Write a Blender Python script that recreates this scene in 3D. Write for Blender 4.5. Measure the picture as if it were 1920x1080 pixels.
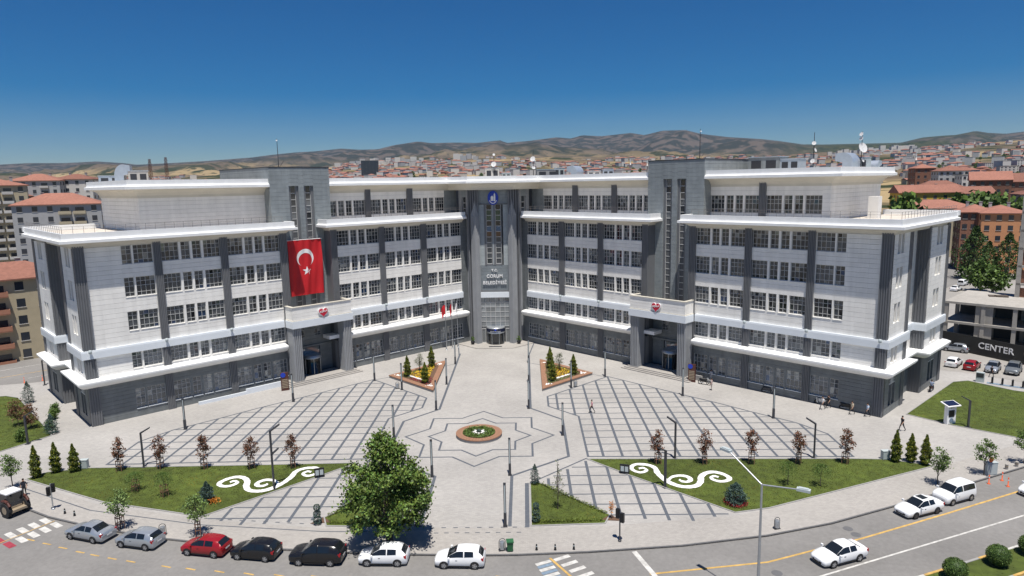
import bpy, bmesh, math, random
import numpy as np
from mathutils import Vector, Matrix
random.seed(11); RNG = np.random.default_rng(5)
S = math.sqrt(.5); R = math.radians
for o in list(bpy.data.objects): bpy.data.objects.remove(o)
scene = bpy.context.scene; COL = scene.collection

# ---------------------------------------------------------------- camera
cd = bpy.data.cameras.new('camera'); camo = bpy.data.objects.new('camera', cd); COL.objects.link(camo)
cd.sensor_width = 36; cd.sensor_fit = 'HORIZONTAL'; cd.lens = 24.0; cd.clip_start = .5; cd.clip_end = 60000
cr, cu, cw = Vector((.999688, .016819, -.018445)), Vector((.015678, .151974, .98826)), Vector((-.019425, .988241, -.151663))
m = Matrix.Identity(4)
for i in range(3): m[i][0] = cr[i]; m[i][1] = cu[i]; m[i][2] = -cw[i]
m[0][3], m[1][3], m[2][3] = 5.6947, -131.4612, 30.0
camo.matrix_world = m; scene.camera = camo
# ---------------------------------------------------------------- sky, sun, exposure
SUN_EL, SUN_AZ = R(73.0), math.atan2(.184, -.983)          # azimuth as atan2(x, y)
wd = bpy.data.worlds.new('World'); scene.world = wd; wd.use_nodes = True
nt = wd.node_tree; bgn = nt.nodes['Background']
sky = nt.nodes.new('ShaderNodeTexSky'); sky.sky_type = 'NISHITA'; sky.sun_disc = False
sky.sun_elevation = SUN_EL; sky.sun_rotation = SUN_AZ; sky.altitude = 800; sky.air_density = 1.0; sky.dust_density = .1; sky.ozone_density = 6.0
hs = nt.nodes.new('ShaderNodeHueSaturation'); hs.inputs['Hue'].default_value = .506; hs.inputs['Saturation'].default_value = 1.66; nt.links.new(sky.outputs[0], hs.inputs['Color']); nt.links.new(hs.outputs[0], bgn.inputs[0]); bgn.inputs[1].default_value = .052
sd = bpy.data.lights.new('sun', 'SUN'); sd.energy = 5.0; sd.angle = R(.53); sd.color = (1, .95, .875)
so = bpy.data.objects.new('sun', sd); COL.objects.link(so)
sv = Vector((math.sin(SUN_AZ) * math.cos(SUN_EL), math.cos(SUN_AZ) * math.cos(SUN_EL), math.sin(SUN_EL)))
so.rotation_euler = sv.to_track_quat('Z', 'Y').to_euler(); so.location = (20, -60, 90)
scene.view_settings.view_transform = 'Standard'; scene.view_settings.look = 'None'
scene.view_settings.exposure = .33; scene.view_settings.gamma = 1; scene.view_settings.use_curve_mapping = False
scene.render.engine = 'CYCLES'

# ---------------------------------------------------------------- materials
def M(name, col, rough=.7, var=.12, scale=1.5, metal=0, spec=.4, bump=0, bscale=None, attr=None, amix=1, emit=None, big=0, brick=None, rnd=0, streak=0):
    m_ = bpy.data.materials.new(name); m_.use_nodes = True; t = m_.node_tree; n = t.nodes; l = t.links
    b = n['Principled BSDF']; b.inputs['Roughness'].default_value = rough; b.inputs['Metallic'].default_value = metal
    b.inputs['Specular IOR Level'].default_value = spec
    tc = n.new('ShaderNodeTexCoord')
    base = n.new('ShaderNodeRGB'); base.outputs[0].default_value = (*col, 1); cur = base.outputs[0]
    def mul(cur, fac_out, lo, hi):
        mr = n.new('ShaderNodeMapRange'); l.new(fac_out, mr.inputs[0]); mr.inputs[1].default_value = .25; mr.inputs[2].default_value = .75; mr.inputs[3].default_value = lo; mr.inputs[4].default_value = hi
        mx = n.new('ShaderNodeMix'); mx.data_type = 'RGBA'; mx.blend_type = 'MULTIPLY'; mx.inputs[0].default_value = 1
        l.new(cur, mx.inputs[6]); l.new(mr.outputs[0], mx.inputs[7]); return mx.outputs[2]
    if var:
        nz = n.new('ShaderNodeTexNoise'); nz.inputs['Scale'].default_value = scale; nz.inputs['Detail'].default_value = 6; l.new(tc.outputs['Object'], nz.inputs['Vector']); cur = mul(cur, nz.outputs[0], 1 - var, 1 + var)
    if big:
        nz = n.new('ShaderNodeTexNoise'); nz.inputs['Scale'].default_value = .12; nz.inputs['Detail'].default_value = 4; l.new(tc.outputs['Object'], nz.inputs['Vector']); cur = mul(cur, nz.outputs[0], 1 - big, 1 + big)
    if streak:
        mp_ = n.new('ShaderNodeMapping'); mp_.inputs['Scale'].default_value = (1.3, 1.3, .07); l.new(tc.outputs['Object'], mp_.inputs['Vector'])
        nz = n.new('ShaderNodeTexNoise'); nz.inputs['Scale'].default_value = 1; nz.inputs['Detail'].default_value = 7; l.new(mp_.outputs[0], nz.inputs['Vector']); cur = mul(cur, nz.outputs[0], 1 - streak, 1 + streak)
    if rnd:
        oi = n.new('ShaderNodeObjectInfo'); cur = mul(cur, oi.outputs['Random'], 1 - rnd, 1 + rnd)
    if attr:
        at = n.new('ShaderNodeAttribute'); at.attribute_name = attr; mx = n.new('ShaderNodeMix'); mx.data_type = 'RGBA'; mx.blend_type = 'MULTIPLY'; mx.inputs[0].default_value = amix
        l.new(cur, mx.inputs[6]); l.new(at.outputs['Color'], mx.inputs[7]); cur = mx.outputs[2]
    if brick:
        bk = n.new('ShaderNodeTexBrick'); bk.inputs['Scale'].default_value = 1; bk.inputs['Brick Width'].default_value = brick[0]; bk.inputs['Row Height'].default_value = brick[1]
        bk.inputs['Mortar Size'].default_value = brick[2]; bk.inputs['Color1'].default_value = (1, 1, 1, 1); bk.inputs['Color2'].default_value = (.86, .86, .87, 1); bk.inputs['Mortar'].default_value = (*[brick[3]] * 3, 1)
        l.new(tc.outputs['Object'], bk.inputs['Vector']); mx = n.new('ShaderNodeMix'); mx.data_type = 'RGBA'; mx.blend_type = 'MULTIPLY'; mx.inputs[0].default_value = 1
        l.new(cur, mx.inputs[6]); l.new(bk.outputs[0], mx.inputs[7]); cur = mx.outputs[2]
    l.new(cur, b.inputs['Base Color'])
    if bump:
        nb = n.new('ShaderNodeTexNoise'); nb.inputs['Scale'].default_value = bscale or scale * 8; nb.inputs['Detail'].default_value = 5; l.new(tc.outputs['Object'], nb.inputs['Vector'])
        bp = n.new('ShaderNodeBump'); bp.inputs['Strength'].default_value = bump; bp.inputs['Distance'].default_value = .03; l.new(nb.outputs[0], bp.inputs['Height']); l.new(bp.outputs[0], b.inputs['Normal'])
    if emit: b.inputs['Emission Color'].default_value = (*emit[:3], 1); b.inputs['Emission Strength'].default_value = emit[3]
    return m_
MT = {}
def mk(k, *a, **kw): MT[k] = M(k, *a, **kw)
mk('white_stone', (.81, .79, .75), .65, .05, .8, attr='tint', big=.04, streak=.07)
mk('grey_stone', (.165, .178, .182), .5, .12, 1.2, attr='tint', big=.06, streak=.12)
mk('pale_grey', (.34, .375, .385), .5, .08, 1.2, attr='tint')
mk('panel_grey', (.19, .215, .23), .5, .08, 1.2, attr='tint')
mk('flute', (.15, .155, .165), .45, .08, .7)
mk('tower_stone', (.235, .26, .27), .5, .14, .9, attr='tint', big=.08, streak=.12)
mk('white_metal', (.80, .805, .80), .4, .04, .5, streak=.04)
mk('band_white', (.70, .74, .78), .4, .04, .5)
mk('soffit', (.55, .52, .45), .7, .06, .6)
mk('core', (.10, .105, .11), .9, .1, 1)
mk('deck', (.55, .50, .44), .85, .1, .7, big=.06)
mk('frame', (.5, .5, .49), .4, .03, 1)
mk('frame_grey', (.22, .23, .24), .4, .03, 1)
mk('blue_sign', (.015, .05, .42), .35, .05, 3)
mk('sign_white', (.82, .82, .82), .4, .02, 3)
mk('navy', (.012, .018, .05), .3, .05, 2)
mk('red', (.52, .012, .018), .6, .08, .6, bump=.1)
mk('flag_white', (.8, .78, .78), .6, .04, 2)
mk('heart_red', (.55, .01, .04), .3, .03, 2)
mk('dark_metal', (.045, .047, .055), .4, .1, 4)
mk('galv', (.42, .44, .46), .35, .1, 3, metal=.6)
mk('rail', (.22, .2, .19), .5, .05, 3)
mk('plaza', (.375, .36, .34), .8, .05, 2.5, big=.13, brick=(.4, .2, .012, .82), bump=.05)
mk('walk', (.365, .345, .32), .85, .07, 2.0, big=.1, brick=(.3, .15, .012, .8))
mk('band_stone', (.10, .112, .132), .75, .12, 3, brick=(.4, .2, .012, .8))
mk('asphalt', (.20, .193, .185), .9, .1, 3, big=.17, bump=.1)
mk('asphalt_old', (.29, .275, .255), .9, .1, 2, big=.12)
mk('kerb', (.30, .295, .29), .85, .12, 2)
mk('kerb_dark', (.12, .12, .125), .85, .12, 2)
mk('paint_white', (.50, .49, .465), .85, .3, 2.2)
mk('paint_yellow', (.50, .32, .10), .85, .28, 2.2)
mk('paint_blue', (.17, .23, .30), .8, .2, 5)
mk('paint_red', (.30, .04, .06), .8, .2, 5)
mk('grass', (.064, .088, .013), .9, .35, 1.2, big=.3, attr='tint')
mk('soil', (.12, .07, .045), .95, .2, 4)
mk('flute_sunlit', (.30, .31, .325), .45, .08, .7, streak=.08)  # paler copy of the fluted stone, its sunlit brightness put into the colour
mk('wood', (.27, .145, .09), .7, .2, 4)
mk('gravel_white', (.80, .79, .77), .9, .12, 9, bump=.6, bscale=14)
mk('bark', (.10, .08, .065), .9, .2, 6)
mk('leaf', (.085, .14, .034), .55, .2, .6, attr='tint', spec=.3)
mk('leaf_light', (.12, .18, .06), .55, .2, .6, attr='tint', spec=.3)
mk('leaf_red', (.125, .062, .04), .6, .25, 1, attr='tint', spec=.3)
mk('leaf_conifer', (.045, .085, .02), .6, .2, 1, attr='tint', spec=.3)
mk('leaf_gold', (.10, .13, .02), .6, .2, 1, attr='tint', spec=.3)
mk('leaf_blue', (.06, .10, .095), .6, .2, 1, attr='tint', spec=.3)
mk('leaf_olive', (.11, .13, .075), .6, .2, 1, attr='tint', spec=.3)
mk('flower_yellow', (.62, .42, .02), .7, .2, 3, attr='tint')
mk('flower_red', (.22, .015, .03), .7, .2, 3, attr='tint')
mk('flower_orange', (.45, .16, .02), .7, .2, 3, attr='tint')
mk('black_plastic', (.012, .012, .014), .45, .05, 3)
mk('tyre', (.018, .018, .02), .8, .1, 6)
mk('rim', (.45, .46, .48), .3, .05, 4, metal=.7)
mk('car_glass', (.012, .015, .018), .06, .05, 1, spec=.8)
mk('lamp_clear', (.65, .66, .68), .15, .03, 4)
mk('tail_red', (.35, .01, .015), .25, .05, 3)
mk('plate', (.7, .7, .7), .5, .05, 3)
mk('roof_tile', (.25, .112, .08), .85, .2, 1.5, big=.12, rnd=.18)
mk('wall_white', (.52, .50, .47), .85, .06, .8, rnd=.1)
mk('wall_beige', (.42, .36, .25), .85, .07, .8)
mk('wall_grey', (.36, .36, .36), .85, .07, .8, rnd=.12)
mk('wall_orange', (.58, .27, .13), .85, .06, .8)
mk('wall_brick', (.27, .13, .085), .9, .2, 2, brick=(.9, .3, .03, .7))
mk('wall_yellow', (.55, .36, .06), .85, .06, .8)
mk('concrete', (.36, .34, .31), .9, .15, 1.2, big=.1)
mk('house_glass', (.03, .035, .045), .15, .1, 1, spec=.6)
mk('balcony', (.36, .17, .11), .8, .1, 2)
mk('hoard', (.028, .028, .026), .6, .1, 1)
mk('bronze', (.30, .24, .17), .5, .1, 2)
mk('skin', (.42, .25, .17), .6, .05, 9)
mk('green_bin', (.03, .12, .05), .5, .1, 3)
mk('orange_plastic', (.65, .10, .02), .5, .08, 3)
mk('dish', (.62, .62, .62), .5, .05, 3)
mk('silver_sheet', (.55, .6, .66), .3, .08, 2, metal=.5)
mk('brown_sign', (.085, .03, .022), .5, .1, 3)
mk('box_grey', (.42, .47, .48), .5, .05, 2)
# window glass: pane-by-pane tone in the attribute, reflective coating
def glass_mat(k, col, metal, rough):
    mk(k, col, rough, .05, .4, metal=metal, spec=.9, attr='tint')
glass_mat('glass', (.24, .265, .29), .40, .035)
glass_mat('curtain_glass', (.33, .36, .38), .35, .03)

# ---------------------------------------------------------------- mesh building
class MB:
    def __init__(s): s.v = []; s.f = []; s.m = []; s.t = []; s.sm = []
    def add(s, vs, fs, mi=0, tint=None, smooth=False):
        b = len(s.v); s.v += [tuple(p) for p in vs]
        for f in fs: s.f.append([b + i for i in f]); s.m.append(mi); s.t.append(tint); s.sm.append(smooth)
    def hexa(s, p, mi=0, tint=None, back=True):      # 8 points: bottom 4 ring, top 4 ring
        fs = [(0, 3, 2, 1), (4, 5, 6, 7), (0, 1, 5, 4), (1, 2, 6, 5), (2, 3, 7, 6), (3, 0, 4, 7)]
        s.add(p, fs, mi, tint)
    def box(s, x0, x1, y0, y1, z0, z1, mi=0, tint=None):
        s.hexa([(x0, y0, z0), (x1, y0, z0), (x1, y1, z0), (x0, y1, z0), (x0, y0, z1), (x1, y0, z1), (x1, y1, z1), (x0, y1, z1)], mi, tint)
    def rbox(s, c, sx, sy, z0, z1, rot=0, mi=0, tint=None):
        ca, sa = math.cos(rot), math.sin(rot)
        q = [(c[0] + ca * a * sx / 2 - sa * b * sy / 2, c[1] + sa * a * sx / 2 + ca * b * sy / 2) for a, b in ((-1, -1), (1, -1), (1, 1), (-1, 1))]
        s.hexa([(*p, z0) for p in q] + [(*p, z1) for p in q], mi, tint)
    def fbox(s, F, u0, u1, a, b, z0, z1, mi=0, tint=None):   # frame box: u along, a..b outward
        P, U, N = F
        pt = lambda u, o_, z: (P[0] + U[0] * u + N[0] * o_, P[1] + U[1] * u + N[1] * o_, z)
        s.hexa([pt(u0, b, z0), pt(u1, b, z0), pt(u1, a, z0), pt(u0, a, z0), pt(u0, b, z1), pt(u1, b, z1), pt(u1, a, z1), pt(u0, a, z1)], mi, tint)
    def prism(s, poly, z0, z1, mi=0, tint=None):
        n = len(poly); s.add([(*p, z0) for p in poly] + [(*p, z1) for p in poly], [list(range(n))[::-1], list(range(n, 2 * n))] + [(i, (i + 1) % n, n + (i + 1) % n, n + i) for i in range(n)], mi, tint)
    def tube(s, p, q, r0, r1=None, n=6, mi=0, caps=True, tint=None):
        r1 = r0 if r1 is None else r1; p = Vector(p); q = Vector(q); d = (q - p)
        if d.length < 1e-6: return
        d.normalize(); a = d.orthogonal().normalized(); b = d.cross(a)
        vs = []
        for c, r_ in ((p, r0), (q, r1)):
            for k in range(n):
                t = 2 * math.pi * k / n; vs.append(c + (a * math.cos(t) + b * math.sin(t)) * r_)
        fs = [(k, (k + 1) % n, n + (k + 1) % n, n + k) for k in range(n)]
        s.add(vs, fs, mi, tint, True)
        if caps: s.add(vs, [list(range(n))[::-1], list(range(n, 2 * n))], mi, tint)
    def path(s, pts, rs, n=6, mi=0):
        for i in range(len(pts) - 1): s.tube(pts[i], pts[i + 1], rs[i] if isinstance(rs, list) else rs, rs[i + 1] if isinstance(rs, list) else rs, n, mi)
    def lathe(s, c, prof, n=12, mi=0, tint=None, smooth=True):  # prof: (r,z)
        vs = [(c[0] + r * math.cos(2 * math.pi * k / n), c[1] + r * math.sin(2 * math.pi * k / n), c[2] + z) for r, z in prof for k in range(n)]
        fs = [(i * n + k, i * n + (k + 1) % n, (i + 1) * n + (k + 1) % n, (i + 1) * n + k) for i in range(len(prof) - 1) for k in range(n)]
        s.add(vs, fs, mi, tint, smooth); s.add(vs, [list(range(n))[::-1], [(len(prof) - 1) * n + k for k in range(n)]], mi, tint)
    def ball(s, c, r, n=10, m=6, sz=1, mi=0, tint=None):
        prof = [(max(.001, r * math.sin(math.pi * i / m)), -r * sz * math.cos(math.pi * i / m)) for i in range(m + 1)]
        s.lathe(c, prof, n, mi, tint)
    def sweep(s, path, prof, sgn, mi=0, closed=False, tint=None):
        n = len(path); P = [Vector(p) for p in path]; k = len(prof); vs = []
        for i in range(n):
            a = (P[i] - P[i - 1]) if (i > 0 or closed) else (P[1] - P[0]); b = (P[(i + 1) % n] - P[i]) if (i < n - 1 or closed) else (P[-1] - P[-2])
            n1 = Vector((-a.y, a.x)).normalized() * sgn; n2 = Vector((-b.y, b.x)).normalized() * sgn; mm = (n1 + n2) / max(.2, 1 + n1.dot(n2))
            for o_, z in prof: vs.append((P[i].x + mm.x * o_, P[i].y + mm.y * o_, z))
        fs = []
        for i in range(n if closed else n - 1):
            j = (i + 1) % n
            for q in range(k): fs.append((i * k + q, j * k + q, j * k + (q + 1) % k, i * k + (q + 1) % k))
        if not closed: fs += [list(range(k)), [(n - 1) * k + q for q in range(k)][::-1]]
        s.add(vs, fs, mi, tint)
    def mesh(s, name, mats, recalc=True):
        me = bpy.data.meshes.new(name); me.from_pydata(s.v, [], s.f)
        for mt in (mats if isinstance(mats, (list, tuple)) else [mats]): me.materials.append(MT[mt] if isinstance(mt, str) else mt)
        if recalc:
            bm = bmesh.new(); bm.from_mesh(me); bmesh.ops.recalc_face_normals(bm, faces=bm.faces); bm.to_mesh(me); bm.free()
        me.polygons.foreach_set('material_index', s.m); me.polygons.foreach_set('use_smooth', s.sm)
        if True:
            ca = me.color_attributes.new('tint', 'FLOAT_COLOR', 'CORNER'); arr = []
            for f, t in zip(s.f, s.t):
                c = (1, 1, 1, 1) if t is None else ((t, t, t, 1) if not isinstance(t, tuple) else (*t, 1))
                arr += list(c) * len(f)
            ca.data.foreach_set('color', arr)
        me.update(); return me
    def build(s, name, mats, parent=None, loc=(0, 0, 0), rz=0, recalc=True):
        return put(name, s.mesh(name, mats, recalc), parent, loc, rz)
def put(name, me, parent=None, loc=(0, 0, 0), rz=0):
    o = bpy.data.objects.new(name, me); COL.objects.link(o); o.location = loc; o.rotation_euler = (0, 0, rz)
    if parent: o.parent = parent
    return o
def thing(name, label, cat, loc=(0, 0, 0), rz=0, group=None):
    o = bpy.data.objects.new(name, None); COL.objects.link(o); o.location = loc; o.rotation_euler = (0, 0, rz); o.empty_display_size = .3
    return tag(o, label, cat, group)
def tag(o, label, cat, group=None):
    o['label'] = label; o['category'] = cat
    if group: o['group'] = group
    return o
def struct(o): o['kind'] = 'structure'; return o
def dup(root, loc, rz=0, label=None, group=None, sc=1, parent=None):
    r = root.copy(); COL.objects.link(r); r.location = loc; r.rotation_euler = (0, 0, rz); r.scale = (sc, sc, sc)
    if parent: r.parent = parent
    if label: r['label'] = label
    if group: r['group'] = group
    for ch in root.children:
        c = ch.copy(); COL.objects.link(c); c.parent = r
        for g in ch.children: d = g.copy(); COL.objects.link(d); d.parent = c
    return r
def text_mesh(txt, size, depth, matk, name, parent, loc, rot, align='CENTER', bold=.0, sx=1):
    cu_ = bpy.data.curves.new(name, 'FONT'); cu_.body = txt; cu_.size = size; cu_.extrude = depth; cu_.align_x = align; cu_.align_y = 'CENTER'; cu_.offset = bold; cu_.space_character = 1.08
    o = bpy.data.objects.new(name, cu_); COL.objects.link(o); bpy.context.view_layer.update()
    me = bpy.data.meshes.new_from_object(o.evaluated_get(bpy.context.evaluated_depsgraph_get())); bpy.data.objects.remove(o)
    me.materials.clear(); me.materials.append(MT[matk])
    ob = put(name, me, parent, loc); ob.rotation_euler = rot; ob.scale = (sx, 1, 1); return ob
def wp(side, t, n): return (side * S * (t + n), S * (n - t))
def FW(side, n): return (wp(side, 0, n), (side * S, -S), (-side * S, -S))       # frame parallel to a wing, out = towards the square
def FE(side, t): return (wp(side, t, 0), (side * S, S), (side * S, -S))         # frame of a wing end
FC = lambda y: ((0, y), (1, 0), (0, -1))
def frot(F): return math.atan2(F[2][0], -F[2][1])
def fpt(F, u, o_, z): return (F[0][0] + F[1][0] * u + F[2][0] * o_, F[0][1] + F[1][1] * u + F[2][1] * o_, z)
# ================================================================ THE SETTING
def interp(x, pts):
    xs, ys = zip(*pts); return float(np.interp(x, xs, ys))
SKYL = [(-900, 300), (0, 306), (60, 303), (130, 303), (190, 300), (240, 303), (265, 306), (330, 303), (400, 299), (480, 293), (520, 288), (560, 284), (600, 281.7), (650, 276.7), (683, 279), (717, 278), (747, 270.7), (792, 264), (817, 267), (860, 266), (900, 266.7), (943, 262), (955, 266.7), (997, 263), (1047, 256.7), (1073, 259), (1093, 253), (1127, 255), (1183, 249), (1207, 253), (1240, 245), (1282, 244), (1311, 251), (1360, 256.6), (1417, 260), (1452, 263.6), (1495, 269.7), (1534, 270), (1626, 268), (1672, 267), (1711, 257.6), (1743, 254.8), (1771, 253), (1806, 246), (1828, 249.5), (1860, 251), (1895, 247), (1920, 243.5), (2900, 240)]
CITYL = [(-900, 352), (0, 345), (300, 336), (600, 316), (800, 303), (960, 300), (1200, 300), (1500, 296), (1650, 288), (1800, 276), (1920, 268), (2900, 262)]
hor = lambda px: 361.0 - .01868 * px
def pxof(x, y): return 985 + 1280 * (x - 5.69) / max(1, y + 131.5)
from mathutils import noise as mnoise
def terrain_h(x, y):
    D = y + 131.5; px = pxof(x, y); px = min(2900, max(-900, px))
    hc = 30 + 2600 * (hor(px) - interp(px, CITYL)) / 1280; hs = 30 + 9000 * (hor(px) - interp(px, SKYL)) / 1280
    if D < 420: return -.6
    if D < 2600:
        k = (D - 420) / 2180; k = k ** 1.25; return -.6 + (hc + .6) * k + 6 * mnoise.noise((x * .002, y * .002, 3)) * k
    k = min(1, (D - 2600) / 6400); base = hc + (hs - hc) * (k ** 1.3)
    nz = mnoise.fractal((x * .0006, y * .0006, 1), 1, 2.1, 8) * 210 * math.sin(math.pi * min(1, k)) - 55 * math.sin(math.pi * k)
    if D > 9000: return hs * max(.2, 1 - (D - 9000) / 9000)
    nz += (mnoise.ridged_multi_fractal((x * .0007, y * .0007, 4), .9, 2.1, 7, 1.0, 2.0) - 1.2) * 85 * math.sin(math.pi * k) ** .7
    return min(base + nz, 30 + D * (hor(px) - interp(px, SKYL) - 3 - 6 * (1 - k)) / 1280)
def build_terrain():
    A = np.linspace(-1.3, 1.3, 520); Ds = np.concatenate([[300, 415], np.geomspace(430, 9000, 190), [9600, 11000, 14000]]); vs = []; 
    for D in Ds:
        for a in A: x = 5.69 + a * D; y = D - 131.5; vs.append((x, y, -1.2 if D < 400 else terrain_h(x, y)))
    n = len(A); fs = [(i * n + j, i * n + j + 1, (i + 1) * n + j + 1, (i + 1) * n + j) for i in range(len(Ds) - 1) for j in range(n - 1)]
    me = bpy.data.meshes.new('hills'); me.from_pydata(vs, [], fs); me.polygons.foreach_set('use_smooth', [True] * len(fs))
    m_ = bpy.data.materials.new('hillside'); m_.use_nodes = True; t = m_.node_tree; n_ = t.nodes; l = t.links; b = n_['Principled BSDF']; b.inputs['Roughness'].default_value = 1; b.inputs['Specular IOR Level'].default_value = 0
    tc = n_.new('ShaderNodeTexCoord')
    def nz(sc, det=6, dist=0, stretch=None):
        q = n_.new('ShaderNodeTexNoise'); q.inputs['Scale'].default_value = sc; q.inputs['Detail'].default_value = det; q.inputs['Distortion'].default_value = dist; l.new(tc.outputs['Object'], q.inputs['Vector']); return q.outputs[0]
    def ramp(o_, a, b_):
        r_ = n_.new('ShaderNodeMapRange'); l.new(o_, r_.inputs[0]); r_.inputs[1].default_value = a; r_.inputs[2].default_value = b_; return r_.outputs[0]
    def mix(f, c1, c2):
        q = n_.new('ShaderNodeMix'); q.data_type = 'RGBA'; l.new(f, q.inputs[0])
        for s_, c in ((6, c1), (7, c2)):
            if isinstance(c, tuple): q.inputs[s_].default_value = (*c, 1)
            else: l.new(c, q.inputs[s_])
        return q.outputs[2]
    vor = n_.new('ShaderNodeTexVoronoi'); vor.inputs['Scale'].default_value = .0032; l.new(tc.outputs['Object'], vor.inputs['Vector'])
    sep = n_.new('ShaderNodeSeparateColor'); l.new(vor.outputs['Color'], sep.inputs[0])
    field = mix(ramp(sep.outputs[0], .2, .8), (.33, .25, .14), (.20, .155, .095))
    c = mix(ramp(nz(.0022, 10, .2), .46, .54), field, (.135, .105, .075))
    c = mix(ramp(nz(.006, 11, .2), .52, .58), c, (.035, .045, .025)); c = mix(ramp(nz(.025, 6, .3), .58, .66), c, (.05, .055, .03))
    sp = n_.new('ShaderNodeSeparateXYZ'); l.new(tc.outputs['Object'], sp.inputs[0])
    hi = ramp(sp.outputs[2], 120, 260)
    c = mix(hi, c, mix(ramp(nz(.009, 12, .25), .43, .53), (.098, .084, .074), (.034, .04, .037)))
    at = n_.new('ShaderNodeAttribute'); at.attribute_name = 'forest'; c = mix(at.outputs['Fac'], c, mix(ramp(nz(.02, 8), .4, .65), (.022, .034, .016), (.06, .065, .03)))
    l.new(c, b.inputs['Base Color']); me.materials.append(m_)
    fa = me.attributes.new('forest', 'FLOAT', 'POINT'); vals = []
    for (x, y, z) in vs:
        px = pxof(x, y); D = y + 131.5; v = 0
        if 1430 < px < 1900 and 3300 < D < 9000: v = max(0, min(1, (px - 1430) / 120)) * max(0, min(1, (1880 - px) / 120)) * (.9 if mnoise.noise((x * .001, y * .001, 9)) > -.25 else .2)
        vals.append(v)
    fa.data.foreach_set('value', vals); me.update()
    return struct(put('hills', me))
build_terrain()
b = MB(); b.add([(-30000, -9000, -.6), (30000, -9000, -.6), (30000, 20000, -.6), (-30000, 20000, -.6)], [(0, 1, 2, 3)])
mk('dry_ground', (.26, .225, .17), .95, .2, .05, big=.2)
struct(b.build('ground', 'dry_ground'))
def sheet(name, poly, z, mat):
    b = MB(); b.add([(*p, z) for p in poly], [list(range(len(poly)))]); o = b.build(name, mat)
    if o.data.polygons[0].normal.z < 0: o.data.flip_normals()
    return struct(o)
sheet('road', [(-190, -260), (240, -260), (240, 130), (-190, 130)], -.12, 'asphalt')
sheet('parking_lot', [(78, -48), (66, -24), (95, 12), (150, -20), (120, -60)], -.116, 'asphalt_old')
sheet('side_street', [(66, -2), (150, 84), (240, 125), (240, 80), (128, 30), (96, -2)], -.112, 'asphalt_old')
KERB = [(-86, -38), (-76, -47), (-62, -59), (-47.2, -67.95), (-41.84, -71.09), (-39.3, -72.4), (-35.29, -73.9), (-31.23, -75.21), (-26.18, -76.59), (-19.53, -77.93), (-15.22, -78.51), (-9.46, -79.1), (-4.32, -79.48), (-2.12, -79.56), (1.87, -79.68), (4.79, -79.66), (10.52, -79.32), (18.43, -78.45), (26, -76.93), (32.28, -74.93), (39.79, -71.65), (44.17, -69.63), (49.71, -67.01), (56.97, -63.61), (76, -54.6), (92, -47)]
PLAZA = KERB + [(80, -37), (73.5, -29), (70.5, -27.5), (68, -24), (50, -6), (0, 44), (-50, -6), (-70, -26), (-73, -27.6), (-77.5, -28.7), (-86, -34)]
b = MB(); b.prism(PLAZA, -.5, 0); struct(b.build('plaza', 'plaza'))
b = MB(); b.sweep(KERB, [(.0, -.3), (.0, .012), (-.16, .012), (-.16, -.3)], -1); struct(b.build('kerb', 'kerb_dark'))
# pavement strip along the street: warmer, smaller setts
inner = [(-47.3, -64.6), (-36, -70), (-24.4, -73.1), (-13, -75.0), (5.5, -75.25), (13, -75.0), (24.6, -73.4), (36, -68.6), (48.2, -63.4), (60, -57.8), (78, -49.5)]
sheet('pavement', [(x, y + .17) for x, y in KERB[3:25]] + inner[::-1], .004, 'walk')
# ---- painted and inlaid lines
def strip(b, pts, w, z, closed=False):
    n = len(pts); P = [Vector(p) for p in pts]
    L_, R_ = [], []
    for i in range(n):
        a = P[i] - P[i - 1] if (i > 0 or closed) else P[1] - P[0]; c = P[(i + 1) % n] - P[i] if (i < n - 1 or closed) else P[-1] - P[-2]
        n1 = Vector((-a.y, a.x)).normalized(); n2 = Vector((-c.y, c.x)).normalized(); mm = (n1 + n2) / max(.3, 1 + n1.dot(n2))
        L_.append(P[i] + mm * w / 2); R_.append(P[i] - mm * w / 2)
    vs = [(*p, z) for p in L_] + [(*p, z) for p in R_]
    b.add(vs, [(i, n + i, n + (i + 1) % n, (i + 1) % n) for i in range(n if closed else n - 1)])
def inside(p, poly):
    x, y = p; c = False
    for i in range(len(poly)):
        (x1, y1), (x2, y2) = poly[i], poly[i - 1]
        if (y1 > y) != (y2 > y) and x < (x2 - x1) * (y - y1) / (y2 - y1) + x1: c = not c
    return c
def clip_line(p, q, poly, n=400):
    out = []; cur = None
    for i in range(n + 1):
        k = i / n; pt = (p[0] + (q[0] - p[0]) * k, p[1] + (q[1] - p[1]) * k)
        if inside(pt, poly):
            if cur is None: cur = pt
            last = pt
        elif cur is not None: out.append((cur, last)); cur = None
    if cur is not None: out.append((cur, last))
    return out
GRID = [(41.0, -60.4), (41.2, -53.6), (39.0, -49.7), (35, -45.6), (31.5, -41.7), (27, -37.2), (22.7, -32.8), (18.3, -28.3), (8.6, -38), (8.6, -42.3), (12.35, -46.4), (12.35, -59.6), (40.5, -60.4)]
GRID2 = [(12.4, -60.2), (16.2, -64.4), (24.3, -72.9), (20.5, -74.4), (13.2, -73.6), (6.9, -65.9)]
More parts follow.
